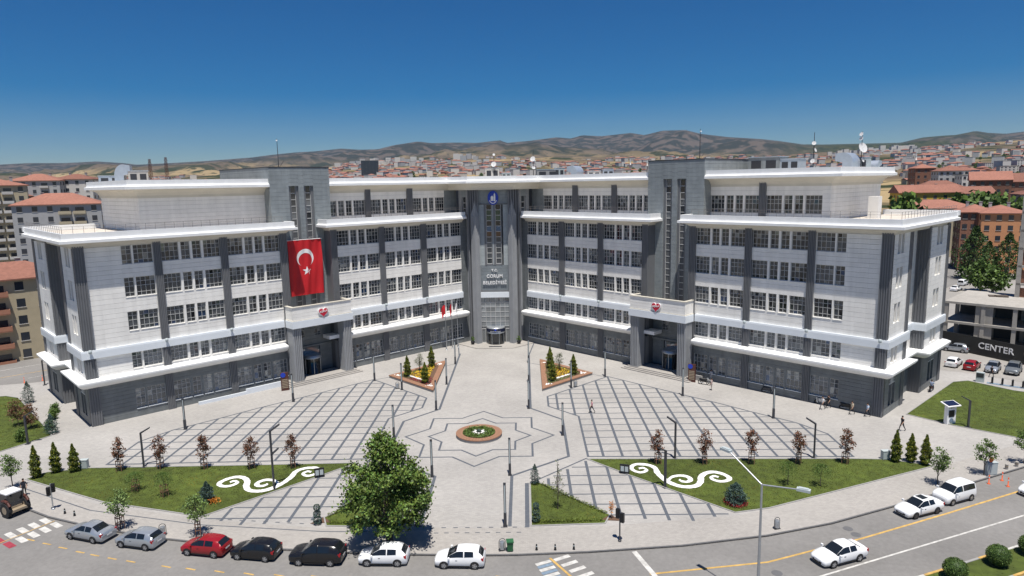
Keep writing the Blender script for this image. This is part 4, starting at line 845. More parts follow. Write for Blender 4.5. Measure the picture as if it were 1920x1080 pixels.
# street trees in the pavement
for i, (x, y, h, lab, mt) in enumerate([(-47.08, -66.38, 3.6, 'young street tree at the left picture edge behind the tractor', 'leaf'), (-30.93, -74.84, 3.7, 'pale-leaved young street tree between the two silver cars', 'leaf_light'), (-23.28, -76.09, 3.6, 'pale-leaved young street tree by the red car', 'leaf_light'), (45.82, -67.52, 3.8, 'young street tree beside the white van on the right', 'leaf'), (51.68, -65.44, 3.9, 'young street tree by the grey cabinet on the right pavement', 'leaf'), (57.6, -62.7, 3.6, 'young street tree at the right picture edge', 'leaf')]):
    P, C = crown_pts([(1.5, .3), (2.0, .95), (2.7, 1.0), (3.2, .7), (3.7, .2)], 44, 26, .17, .35); tree_thing('street_tree', lab, 'tree', leaves(P, .085, (.55, 1.6), asp=.65), mt, trunk_mesh(3.0, .06, C[::4], .15, 5), (x, y, 0), i, 'street trees', ('stake_frame', STK) if i in (1, 2) else None)
# small weeping trees
for i, (x, y, h) in enumerate([(-33.88, -67.16, 2.0), (-30.28, -68.43, 2.5), (31.36, -67.19, 2.4), (34.37, -67.62, 2.3)]):
    pts = []
    for k in range(60):
        a = random.uniform(0, 6.28); r_ = random.uniform(.35, .95)
        for j in range(26): f_ = j / 25; pts.append((r_ * min(1, f_ * 2.2) * math.cos(a) + random.gauss(0, .03), r_ * min(1, f_ * 2.2) * math.sin(a) + random.gauss(0, .03), h - .1 - (h * .72) * max(0, f_ - .25) ** 1.3 * random.uniform(.7, 1.1)))
    tree_thing('weeping_tree', 'small weeping tree, %s on the %s lawn' % ('nearer the street' if i in (1, 3) else 'farther from the street', 'left' if i < 2 else 'right'), 'tree', leaves(pts, .06, (.6, 1.5), asp=.4), 'leaf', trunk_mesh(h * .9, .045, [], .1, 5), (x, y, 0), i, 'weeping trees', ('stake_frame', STK) if i < 2 else None)
def flowerbed(name, label, pts, matk, size, par=None, loc=(0, 0, 0), h=.25):
    me = leaves(np.array(pts), size, (.6, 1.6)); me.materials.append(MT[matk]); o = put(name, me, par, loc); o['kind'] = 'stuff' if par else None
    if not par: del o['kind']
    if not par: tag(o, label, 'shrub')
    return o
ringp = lambda r0, r1, z1, n: [(q * math.cos(a), q * math.sin(a), random.uniform(.02, z1)) for q, a in [(random.uniform(r0, r1), random.uniform(0, 6.28)) for _ in range(n)]]
for (x, y, lab, fm, fl_) in ((-25.45, -69.67, 'blue spruce on the left lawn beside an orange shrub', 'flower_orange', 'orange shrub at the foot of the left blue spruce'), (25.04, -71.04, 'blue spruce on the right lawn ringed by red flowers', 'flower_red', 'ring of red flowers around the right blue spruce')):
    conifer_tree(lab, (x, y, .02), 2.05, .85 if x > 0 else .55, 'leaf_blue', None, 3200, .1, False, 'blue_spruce')
    flowerbed('flower_shrub', fl_, ringp(.6, 1.15, .32, 500) if x > 0 else [(.75 + random.gauss(0, .25), random.gauss(0, .25) - .2, random.uniform(.05, .5)) for _ in range(300)], fm, .07, None, (x, y, .03))
# topiary and odd saplings by the small lawns
def topiary(label, loc, balls):
    P = []
    for z, r_ in balls: v = RNG.normal(0, 1, (420, 3)); v /= np.linalg.norm(v, axis=1)[:, None]; P.append(v * r_ * RNG.uniform(.82, 1.05, (420, 1)) + np.array([0, 0, z]))
    return tree_thing('topiary', label, 'shrub', leaves(np.vstack(P), .055, (.6, 1.4)), 'leaf_blue', trunk_mesh(balls[-1][0], .035, [], .02, 5), loc)
topiary('three-tier ball topiary at the tip of the left small lawn', (-13.3, -74.3, .02), [(.4, .38), (1.0, .34), (1.6, .3)]); topiary('ball topiary at the street corner of the right small lawn', (6.35, -74.3, .05), [(.4, .38), (1.0, .34), (1.55, .28)])
conifer_tree('slim dark cypress at the inner tip of the right small lawn', (6.35, -66.5, .05), 2.1, .42, 'leaf_blue', None, 1300, .07, False)
P, C = crown_pts([(1.0, .1), (1.6, .55), (2.6, .5), (3.8, .3), (4.7, .05)], 40, 9, .1, .2); tree_thing('thin_sapling', 'tall sparse sapling on the right small lawn', 'tree', leaves(P, .06, (.6, 1.4)), 'leaf_olive', trunk_mesh(4.6, .045, C[::2], .05, 5), (8.4, -71.88, .02))
P, C = crown_pts([(.6, .1), (1.1, .28), (1.6, .08)], 16, 12, .08, .2); tree_thing('withered_shrub', 'small withered brown shrub at the tip of the right small lawn', 'shrub', leaves(P, .06, (.8, 1.6)), 'flower_orange', trunk_mesh(1.3, .03, C[::2], .1, 5), (13.1, -73.8, .02))
for sd in (-1, 1): b = MB(); b.prism([(sd * 12.2, -74.0), (sd * 14.0, -74.2), (sd * 13.1, -73.0)], 0, .05); tag(b.build('soil_bed', 'soil'), 'brown soil patch at the tip of the %s small lawn' % ('left' if sd < 0 else 'right'), 'soil bed')
# left edge shrubs
for i, (x, y, h, mt, lab) in enumerate([(-60.5, -47.5, 3.6, 'leaf_red', 'red-leaved tree at the left picture edge'), (-58, -48.6, 3.2, 'leaf_red', 'smaller red-leaved tree on the far left lawn'), (-55.9, -53.2, 1.5, 'leaf', 'rounded green bush at the far left lawn corner'), (-59.0, -42.5, 1.2, 'leaf', 'round bush by the path on the far left lawn'), (-57.6, -45.0, 1.2, 'leaf', 'second round bush by the path on the far left lawn'), (-55.2, -49.2, 1.1, 'leaf', 'low round bush near the lamp on the far left lawn')]):
    P, C = crown_pts([(h * .25 if h > 2 else .05, h * .2), (h * .55, h * .34), (h * .85, h * .25), (h, .1)], 60, 22, .17, .3); tree_thing('shrub' if h < 2 else 'red_tree', lab, 'shrub' if h < 2 else 'tree', leaves(P, .09, (.5, 1.5)), mt, trunk_mesh(h * .7, .05, C[::5], .1, 5), (x, y, .02), i)
conifer_tree('blue spruce at the corner of the far left lawn', (-53.9, -50.6, .02), 2.6, .7, 'leaf_blue', None, 1600, .09, False, 'blue_spruce'); conifer_tree('dark conifer at the left picture edge by the path', (-66, -38, .02), 3.2, .7, 'leaf_blue', None, 1500, .09, False)
# balls on the median
for i, (s_, o_) in enumerate(((1.6, .1), (6.4, .1), (10.2, .1), (14.5, .1))):
    c = mp(s_, o_); v = RNG.normal(0, 1, (2600, 3)); v /= np.linalg.norm(v, axis=1)[:, None]; me = leaves(v * RNG.uniform(.9, 1.03, (2600, 1)) * np.array([.85, .85, .8]) + np.array([0, 0, .85]), .05, (.5, 1.2)); tree_thing('clipped_ball_shrub', ('clipped round shrub nearest the lower picture edge on the median', 'second clipped round shrub on the median', 'clipped round shrub on the median at the right picture edge', 'farthest clipped round shrub on the median')[i], 'shrub', me, 'leaf', (lambda q: (q.ball((0, 0, .85), .76, 12, 8), q.tube((0, 0, 0), (0, 0, .5), .12), q.mesh('trunk', 'leaf_conifer'))[2])(MB()), (*c, 0), 0, 'round shrubs on the median')
# ---- triangular planters
for sd in (-1, 1):
    tri = [(sd * 16.0, -27.4), (sd * 8.0, -35.5), (sd * 8.0, -18.6)]; s_ = 1 if poly_area(tri) < 0 else -1
    t = thing('triangular_planter', 'triangular wood-edged flower bed %s of the central walk' % ('left' if sd < 0 else 'right'), 'planter', (0, 0, 0), 0, 'triangular planters')
    b = MB(); b.sweep(tri, [(0, 0), (0, .3), (-.75, .3), (-.75, 0)], s_, closed=True); b.build('kerb_wall', 'kerb', t); b = MB(); b.sweep(tri, [(.05, .3), (.05, .42), (-.8, .42), (-.8, .3)], s_, closed=True)
    cx, cy = sd * 10.7, -27.2; b.build('wood_rim', 'wood', t)
    k = .78; b = MB(); b.prism([(cx + (x - cx) * k, cy + (y - cy) * k) for x, y in tri], .0, .34); b.build('soil', 'soil', t)
    inb = lambda kk, n: [p for p in [(random.uniform(8, 16) * sd, random.uniform(-35, -19)) for _ in range(n)] if inside(p, [(cx + (x - cx) * kk, cy + (y - cy) * kk) for x, y in tri])]
    gp = [(x, y, random.uniform(.33, .5)) for x, y in inb(.74, 6000) if not inside((x, y), [(cx + (a - cx) * .45, cy + (c - cy) * .45) for a, c in tri])]
    edge_red = [p for p in gp if (p[1] < -29 if sd < 0 else p[1] > -22 or p[1] < -33.0 or abs(p[0]) > 14)]; grn = [p for p in gp if p not in edge_red and not (sd < 0 and abs(p[0]) < 9.6)]
    flowerbed('red_flowers', '', edge_red, 'flower_red', .09, t); flowerbed('green_cover', '', grn, 'leaf_light', .09, t)
    flowerbed('yellow_flowers', '', [(x, y, random.uniform(.4, .75)) for x, y in inb(.5, 7000)], 'flower_yellow', .09, t)
    w_ = MB()
    for f_ in np.linspace(0, 1, 26): a, c = tri[0 if sd < 0 else 1], tri[1 if sd < 0 else 0]; x = a[0] + (c[0] - a[0]) * f_; y = a[1] + (c[1] - a[1]) * f_; x, y = cx + (x - cx) * .5, cy + (y - cy) * .5; w_.ball((x, y, .42), random.uniform(.12, .2), 6, 4)
    for c_ in tri:
        for k in range(14): x, y = cx + (c_[0] - cx) * .72 + random.gauss(0, .28), cy + (c_[1] - cy) * .72 + random.gauss(0, .28); w_.ball((x, y, .36), random.uniform(.08, .16), 6, 4)
    w_.build('white_stones', 'gravel_white', t)['kind'] = 'stuff'
    for i, (x, y, h) in enumerate([(-13.0, -27.9, 3.3), (-9.7, -31.6, 3.2), (-9.9, -22.6, 3.5)] if sd < 0 else [(9.5, -24.2, 3.5), (9.6, -31.4, 3.5), (13.0, -28.0, 3.2)]):
        conifer_tree('pointed conifer %s in the %s triangular flower bed' % ((('at the left corner', 'at the front', 'at the back') if sd < 0 else ('at the back', 'at the front', 'at the right corner'))[i], 'left' if sd < 0 else 'right'), (x, y, .34), h, .5, 'leaf_gold', 'conifers in the flower beds')
    P, C = crown_pts([(.9, .4), (1.5, .85), (2.2, .7), (2.7, .15)], 50, 24, .16, .3); tree_thing('olive_tree', 'grey-green olive tree among yellow flowers in the %s flower bed' % ('left' if sd < 0 else 'right'), 'tree', leaves(P, .07, (.6, 1.4), asp=.35), 'leaf_olive', trunk_mesh(2.2, .08, C[::5], .15, 6), (-11.6, -24.6, .34) if sd < 0 else (10.9, -25.6, .34))
# ---- round planter in the star
t = thing('round_planter', 'round brick-rimmed planter in the middle of the star paving', 'planter', (-.15, -52.85, 0))
b = MB(); b.lathe((0, 0, 0), [(2.72, 0), (2.72, .32), (2.0, .32), (2.0, .1)], 40, 0, None, False); b.build('kerb_wall', 'kerb', t)
for k in range(40):
    b = MB() if k == 0 else None
    if k == 0:
        a0, a1 = -.075, .075; b.add([(r_ * math.cos(a), r_ * math.sin(a), z) for z in (.322, .42) for r_, a in ((1.98, a0), (2.78, a0), (2.78, a1), (1.98, a1))], [(0, 1, 2, 3), (4, 5, 6, 7), (0, 1, 5, 4), (1, 2, 6, 5), (2, 3, 7, 6), (3, 0, 4, 7)]); rim0 = b.mesh('rim_block', 'wood')
    put('rim_block', rim0, t, (0, 0, 0), 2 * math.pi * k / 40)
b = MB(); b.lathe((0, 0, 0), [(1.99, .05), (1.99, .33), (.01, .42)], 32); b.build('soil', 'soil', t)
flowerbed('green_cover', '', [(q * math.cos(a), q * math.sin(a), random.uniform(.36, .6)) for q, a in [(random.uniform(.75, 1.95), random.uniform(0, 6.28)) for _ in range(2600)]], 'leaf', .08, t)
b = MB()
for k in range(8): a = k * math.pi / 4; b.rbox((.62 * math.cos(a), .62 * math.sin(a)), .55, .22, .4, .5, a)
b.build('white_rays', 'gravel_white', t); flowerbed('centre_shrub', '', ringp(0, .3, .35, 260), 'leaf_blue', .07, t, (0, 0, .4))
# potted plants at the entrance
for sd in (-1, 1):
    t = thing('potted_plant', 'dark potted shrub %s of the central revolving door' % ('left' if sd < 0 else 'right'), 'plant', (sd * 4.35, -5.95, .11), 0, 'entrance pots'); b = MB(); b.lathe((0, 0, 0), [(.24, 0), (.36, .3), (.36, .55), (.3, .6)], 12); b.build('pot', 'black_plastic', t); P, C = crown_pts([(.6, .12), (1.0, .36), (1.5, .1)], 20, 20, .1, .3); me = leaves(P, .07); me.materials.append(MT['leaf']); put('crown', me, t)
# ================================================================ STREET FURNITURE
def light_column(h=3.95):
    t = thing('light_column', '', 'lamp'); b = MB(); b.rbox((0, 0), .26, .26, 0, 1.25); b.rbox((0, 0), .4, .4, 0, .05); b.build('base', 'dark_metal', t)
    b = MB(); b.box(-.11, -.06, -.07, .07, 1.25, h); b.box(.06, .11, -.07, .07, 1.25, h); b.box(-.12, .12, -.08, .08, h, h + .12); b.build('twin_bars', 'dark_metal', t)
    b = MB(); b.box(-.055, .055, -.045, .045, 1.3, h - .05); b.build('light_strip', 'box_grey', t); return t
LC = [(-27.4, -38.86, 'on the left grid edge before the left portico'), (-17.99, -28.91, 'at the tip of the left paving grid by the flower bed'), (-12.83, -33.93, 'before the front rim of the left flower bed'), (-6.47, -31.36, 'on the left side of the walk beside the flower bed'), (-6.32, -19.61, 'on the left side of the walk near the flagpoles'), (-6.57, -43.09, 'on the left side of the walk behind the star'), (-10.4, -53.13, 'left of the star paving behind the big tree'), (-4.28, -64.47, 'left of the walk in front of the star'), (3.8, -64.27, 'right of the walk in front of the star'), (5.9, -43.11, 'on the right side of the walk behind the star'), (6.0, -31.21, 'on the right side of the walk beside the flower bed'), (6.05, -19.39, 'on the right side of the walk near the entrance'), (9.91, -53.07, 'right of the star paving'), (12.24, -33.94, 'before the front rim of the right flower bed'), (17.89, -28.3, 'at the tip of the right paving grid by the flower bed'), (3.6, -74.97, 'right of the walk next to the street'), (-4.28, -74.69, 'beside the trunk of the big tree'), (-37.57, -49.54, 'at the left end of the left paving grid'), (27.6, -38.41, 'on the right grid edge before the right portico'), (36.83, -48.0, 'at the right end of the right paving grid')]
lc0 = light_column()
for i, (x, y, w) in enumerate(LC):
    o = lc0 if i == 0 else dup(lc0, (0, 0, 0)); o.location = (x, y, 0); o['label'] = 'dark twin-bar light column ' + w; o['group'] = 'light columns on the square'
def bent_lamp(label, loc, rz, h, arm2=False):
    t = thing('bent_lamp', label, 'lamp', loc, rz, 'bent lamp posts'); b = MB(); b.rbox((0, 0), .17, .24, 0, h); b.rbox((0, 0), .5, .5, 0, .05); b.build('post', 'dark_metal', t)
    def head(z, L_, s_): b = MB(); b.add([(s_ * x, y, z + q) for y in (-.12, .12) for x, q in ((-.08, -.12), (L_, .45), (L_ + .02, .58), (-.08, .05))], [(0, 1, 2, 3), (4, 5, 6, 7), (0, 1, 5, 4), (1, 2, 6, 5), (2, 3, 7, 6), (3, 0, 4, 7)]); b.build('lamp_head', 'dark_metal', t)
    head(h, .95, 1)
    if arm2: head(h * .6, .7, 1)
for a in (('bent dark lamp post at the left end of the left grid', (-36.37, -61.21, 0), .35, 3.9), ('tall bent dark lamp post beside the left gravel scroll', (-19.9, -67.0, 0), .6, 6.1, True), ('bent dark lamp post at the right end of the right grid', (36.59, -60.8, 0), 2.6, 3.9), ('bent dark lamp post behind the right gravel scroll', (21.71, -60.5, 0), 2.6, 4.1), ('bent dark lamp post at the lower edge of the right gravel scroll', (19.2, -67.5, 0), 3.6, 3.8), ('bent dark lamp post on the far right lawn', (58.65, -51.97, 0), 3.0, 3.3), ('bent dark lamp post on the far left lawn', (-54.55, -53.95, 0), .2, 3.5), ('dark lamp post with side arm by the back left road', (-70.05, -28.96, 0), .8, 3.9)): bent_lamp(*a)
t = thing('street_lamp', 'tall grey two-armed street lamp rising from the street median', 'street lamp', (21.57, -87.34, -.12)); b = MB(); b.tube((0, 0, 0), (0, 0, 9.6), .13, .07, n=8); b.lathe((0, 0, 0), [(.28, 0), (.28, .3), (.14, .4)], 8); b.build('pole', 'galv', t)
for e in ((-1.55, 2.3, 11.0), (2.0, -1.2, 9.75)):
    b = MB(); b.tube((0, 0, 9.55), e, .06, .045, n=6); b.build('arm', 'galv', t); b = MB(); d = Vector(e) - Vector((0, 0, 9.55)); a = math.atan2(d.y, d.x); b.rbox((e[0] + .3 * math.cos(a), e[1] + .3 * math.sin(a)), .85, .34, e[2] - .06, e[2] + .12, a); b.rbox((e[0] + .3 * math.cos(a), e[1] + .3 * math.sin(a)), .6, .24, e[2] + .12, e[2] + .18, a); b.build('lamp_head', 'box_grey', t)
def traffic_light(label, loc, rz, h):
    t = thing('traffic_light', label, 'traffic light', loc, rz, 'traffic lights'); b = MB(); b.tube((0, 0, 0), (0, 0, h), .06, n=7); b.lathe((0, 0, 0), [(.16, 0), (.16, .1), (.07, .14)], 8); b.build('pole', 'galv' if loc[0] < 0 else 'dark_metal', t)
    for s_, zz in ((-.22, h - .75), (.2, h - .45)):
        b = MB(); b.box(s_ - .15, s_ + .15, -.16, .1, zz - .4, zz + .42); b.build('signal_head', 'black_plastic', t)
        for k in range(3): b = MB(); b.lathe((s_, -.17, zz + .26 - .26 * k), [(.09, -.02), (.1, .08)], 8); b.build('visor', 'black_plastic', t)
traffic_light('traffic light post on the left pavement by the tractor', (-39.74, -70.92, 0), .4, 2.6); traffic_light('traffic light post by the right crossing', (13.32, -77.68, 0), 2.6, 2.9)
for i, (x, y) in enumerate([(-38.01, -71.81), (-36.8, -72.25), (6.29, -78.93), (7.83, -78.95), (9.37, -78.89)]):
    t = thing('bollard', 'black bollard, %s at the %s crossing' % (('left one', 'right one', 'left one', 'middle one', 'right one')[i], 'left' if i < 2 else 'right'), 'bollard', (x, y, 0), 0, 'black bollards'); b = MB(); b.lathe((0, 0, 0), [(.13, 0), (.1, .05), (.06, .42), (.075, .45), (.03, .52)], 10); b.build('body', 'black_plastic', t); b = MB(); b.lathe((0, 0, .3), [(.078, 0), (.075, .07)], 10); b.build('reflector', 'box_grey', t)
def hoop_bin(label, loc):
    t = thing('litter_bin', label, 'litter bin', loc, .3, 'hooped litter bins'); b = MB(); b.lathe((0, 0, .12), [(.2, 0), (.22, .62), (.2, .66)], 12); b.build('bucket', 'galv', t); b = MB(); pts = [(-.27, 0, 0), (-.27, 0, .8)] + [(.27 * math.cos(a), 0, .8 + .25 * math.sin(a)) for a in np.linspace(math.pi, 0, 7)] + [(.27, 0, 0)]; b.path(pts, .028, 5); b.build('hoop', 'dark_metal', t); b = MB(); b.rbox((0, 0), .6, .3, 0, .04); b.build('foot', 'dark_metal', t)
hoop_bin('hooped litter bin on the left pavement between parked cars', (-26.48, -75.95, 0)); hoop_bin('hooped litter bin beside the green wheeled bin', (3.45, -78.95, 0)); hoop_bin('hooped litter bin on the right pavement', (27.15, -75.8, 0)); hoop_bin('small litter bin in front of the left flower bed', (-13.6, -33.3, 0)); hoop_bin('small litter bin in front of the right flower bed', (12.9, -33.4, 0))
t = thing('wheeled_bin', 'green wheeled rubbish bin by the kerb', 'bin', (4.1, -79.05, 0), .1); b = MB(); b.add([(x * k, y * k, z) for z, k in ((.08, .8), (.85, 1)) for x, y in ((-.27, -.27), (.27, -.27), (.27, .27), (-.27, .27))], [(3, 2, 1, 0), (4, 5, 6, 7), (0, 1, 5, 4), (1, 2, 6, 5), (2, 3, 7, 6), (3, 0, 4, 7)]); b.build('body', 'green_bin', t); b = MB(); b.box(-.3, .3, -.32, .3, .85, .93); b.build('lid', 'green_bin', t); b = MB(); b.tube((-.25, .27, .1), (-.2, .27, .1), .1, n=10); b.tube((.2, .27, .1), (.25, .27, .1), .1, n=10); b.build('wheels', 'tyre', t)
for i, (x, y, w, h) in enumerate([(-42.89, -61.3, .75, .95), (43.99, -61.2, .75, .95), (52.45, -65.2, 1.1, 1.25)]):
    t = thing('utility_cabinet', ('grey utility cabinet at the back edge of the left lawn', 'grey utility cabinet at the back edge of the right lawn', 'grey utility cabinet beside the street tree on the right pavement')[i], 'cabinet', (x, y, 0), .1, 'utility cabinets'); b = MB(); b.box(-w / 2, w / 2, -.25, .25, 0, h); b.box(-w / 2 - .04, w / 2 + .04, -.29, .29, h, h + .06); b.build('casing', 'box_grey', t); b = MB(); b.box(-w / 2 + .05, w / 2 - .05, -.27, -.25, .1, h - .08); b.build('door', 'box_grey', t)
for sd, c in ((-1, (-30.42, -33.44)), (1, (30.48, -31.76))):
    t = thing('totem_sign', 'brown directory totem with blue emblem beside the %s portico' % ('left' if sd < 0 else 'right'), 'sign', (*c, 0), sd * -.5, 'directory totems'); b = MB(); b.box(-.55, .55, -.12, .12, 0, 2.75); b.build('body', 'brown_sign', t); b = MB(); b.lathe((0, 0, 0), [(.36, -.03), (.36, .03)], 16); o = b.build('emblem', 'blue_sign', t, (-.22 * 1, -.14, 2.4)); o.rotation_euler = (R(90), 0, 0)
    for k in range(6): b = MB(); b.box(-.42, .42, -.14, -.12, 1.6 - k * .24, 1.74 - k * .24); b.build('text_panel', 'bronze', t)
for sd, c in ((-1, (-16.1, -64.3)), (1, (15.7, -64.2))):
    t = thing('notice_board', 'small black notice board at the edge of the %s lawn' % ('left' if sd < 0 else 'right'), 'sign', (*c, 0), sd * -.35, 'notice boards'); b = MB(); b.box(-.5, .5, -.12, .12, .15, 1.0); b.box(-.45, -.38, -.1, .1, 0, .15); b.box(.38, .45, -.1, .1, 0, .15); b.build('case', 'black_plastic', t)
    for k in (-1, 1): b = MB(); b.box(k * .22 - .17, k * .22 + .17, -.14, -.12, .3, .85); b.build('poster', 'box_grey', t)
t = thing('solar_kiosk', 'white charging kiosk with slanted solar roof at the far right lawn', 'kiosk', (57.24, -50.63, 0), .25); b = MB(); b.box(-.62, -.5, -.25, .25, 0, 2.3); b.box(.5, .62, -.25, .25, 0, 2.3); b.box(-.5, .5, -.2, .2, 0, 1.9); b.build('body', 'sign_white', t); b = MB(); b.hexa([(-.95, -.6, 2.3), (.95, -.6, 2.3), (.95, .6, 2.6), (-.95, .6, 2.6), (-.95, -.6, 2.4), (.95, -.6, 2.4), (.95, .6, 2.7), (-.95, .6, 2.7)]); b.build('roof', 'sign_white', t); b = MB(); b.hexa([(-.8, -.5, 2.44), (.8, -.5, 2.44), (.8, .5, 2.69), (-.8, .5, 2.69), (-.8, -.5, 2.46), (.8, -.5, 2.46), (.8, .5, 2.71), (-.8, .5, 2.71)]); b.build('solar_panel', 'navy', t); b = MB(); b.box(-.4, .4, -.24, -.2, .9, 1.75); b.build('screen', 'black_plastic', t); b = MB(); b.lathe((0, 0, 0), [(.26, -.02), (.26, .02)], 14); o = b.build('logo', 'paint_blue', t, (0, -.23, .5)); o.rotation_euler = (R(90), 0, 0)
# bicycle sharing dock
t = thing('bike_dock_base', 'blue bicycle dock strip with grey terminal at the right lawn edge', 'bike station', (72.06, -33.64, 0), -.7); b = MB(); b.box(.8, 9, -.35, .35, 0, .06); b.build('strip', 'paint_blue', t); b = MB(); b.box(-.55, .45, -.3, .3, 0, 1.45); b.build('terminal', 'box_grey', t); b = MB(); b.box(-.5, .4, -.33, -.3, .75, 1.35); b.build('terminal_screen', 'dark_metal', t)
for k in range(6): b = MB(); b.box(1.3 + k * 1.2, 1.55 + k * 1.2, -.15, .15, .06, .95); b.tube((1.42 + k * 1.2, -.4, .9), (1.42 + k * 1.2, .3, .95), .06, n=6); b.build('dock_post', 'black_plastic', t)
for i, (x, y) in enumerate([(51.02, -67.16), (52.78, -66.47), (52.44, -67.8), (-74.6, -27.2), (-72.5, -26.0), (-71.2, -25.5)]):
    t = thing('delineator_post', ('orange delineator post nearest the white van', 'orange delineator post by the right kerb', 'orange delineator post standing farthest into the right street', 'red delineator post at the left back road, leftmost', 'red delineator post at the left back road, middle', 'red delineator post at the left back road next to the lamp')[i], 'delineator', (x, y, -.12), 0, 'delineator posts'); b = MB(); b.lathe((0, 0, 0), [(.16, 0), (.16, .05), (.05, .08), (.05, .9), (.03, .93)], 8); b.build('post', 'orange_plastic', t); b = MB(); b.lathe((0, 0, .6), [(.055, 0), (.055, .12)], 8); b.build('reflective_band', 'sign_white', t)
for i, (x, y) in enumerate([(54.84, -64.09), (56.31, -63.46)]): t = thing('stone_bollard', 'short concrete bollard on the right pavement, %s of two' % ('left' if i == 0 else 'right'), 'bollard', (x, y, 0), 0, 'concrete bollards'); b = MB(); b.lathe((0, 0, 0), [(.16, 0), (.14, .45), (.17, .48), (.17, .55), (.1, .6)], 10); b.build('body', 'concrete', t); b = MB(); b.lathe((0, 0, .3), [(.155, 0), (.152, .08)], 10); b.build('ring', 'bronze', t)
t = thing('round_sign', 'round red traffic sign on a post by the right cabinet', 'sign', (52.2, -65.5, 0), .3); b = MB(); b.tube((0, 0, 0), (0, 0, 2.0), .03, n=6); b.build('post', 'galv', t); b = MB(); b.lathe((0, 0, 0), [(.3, -.02), (.3, .02)], 14); o = b.build('plate', 'orange_plastic', t, (0, -.05, 1.7)); o.rotation_euler = (R(90), 0, 0)
# ================================================================ VEHICLES
def mk_paint(k, col, metal=0, rough=.22): mk('paint_' + k, col, rough, .02, 1, metal=metal, spec=.6); 
for k, c, me_ in (('car_white', (.78, .79, .80), 0), ('car_silver', (.42, .45, .49), .55), ('car_grey', (.24, .26, .27), .5), ('car_red', (.28, .012, .018), .1), ('car_black', (.012, .012, .014), .1)): mk_paint(k, c, me_)
# stations: x, half width, z bottom, z belt, z roof, roof half width
KIND = {
 'hatch': dict(L=4.0, W=1.7, wb=2.45, st=[(2.0, .52, .3, .54, .56, .4), (1.9, .72, .2, .66, .69, .55), (1.45, .83, .17, .80, .85, .6), (.95, .85, .17, .90, .97, .62), (.2, .85, .17, .93, 1.40, .56), (-.35, .85, .17, .94, 1.46, .6), (-.43, .85, .17, .94, 1.465, .6), (-1.15, .85, .17, .97, 1.44, .59), (-1.55, .84, .17, .99, 1.34, .57), (-1.9, .80, .2, .96, 1.0, .6), (-2.0, .72, .28, .72, .76, .55)], side=(3, 7), ws=3, rs=8),
 'sedan': dict(L=4.45, W=1.75, wb=2.6, st=[(2.22, .55, .3, .52, .55, .4), (2.1, .76, .2, .64, .68, .55), (1.6, .86, .17, .78, .83, .62), (.95, .87, .17, .88, .94, .64), (.2, .87, .17, .92, 1.36, .57), (-.3, .87, .17, .92, 1.42, .6), (-.38, .87, .17, .92, 1.42, .6), (-1.0, .87, .17, .94, 1.36, .57), (-1.62, .86, .17, .97, 1.03, .6), (-2.1, .83, .22, .93, .97, .6), (-2.22, .74, .3, .68, .72, .55)], side=(3, 7), ws=3, rs=7),
 'suv': dict(L=4.4, W=1.82, wb=2.6, st=[(2.2, .6, .38, .66, .68, .45), (2.08, .8, .26, .84, .88, .6), (1.6, .9, .22, .98, 1.03, .66), (1.05, .91, .22, 1.05, 1.12, .68), (.35, .91, .22, 1.08, 1.60, .62), (-.25, .91, .22, 1.08, 1.68, .66), (-.33, .91, .22, 1.08, 1.68, .66), (-1.25, .91, .22, 1.1, 1.66, .65), (-1.75, .9, .22, 1.12, 1.55, .62), (-2.08, .86, .26, 1.08, 1.14, .66), (-2.2, .78, .36, .8, .86, .6)], side=(3, 7), ws=3, rs=8),
 'van': dict(L=3.95, W=1.72, wb=2.5, st=[(1.97, .58, .34, .62, .65, .45), (1.86, .76, .22, .82, .87, .6), (1.5, .85, .19, .96, 1.03, .64), (1.05, .86, .19, 1.05, 1.14, .66), (.45, .86, .19, 1.08, 1.62, .6), (-.1, .86, .19, 1.08, 1.72, .66), (-.2, .86, .19, 1.08, 1.72, .66), (-1.1, .86, .19, 1.08, 1.74, .68), (-1.75, .86, .19, 1.08, 1.68, .68), (-1.93, .84, .22, 1.06, 1.5, .66), (-1.98, .78, .3, .8, .9, .6)], side=(3, 8), ws=3, rs=9)}
WHEEL = None
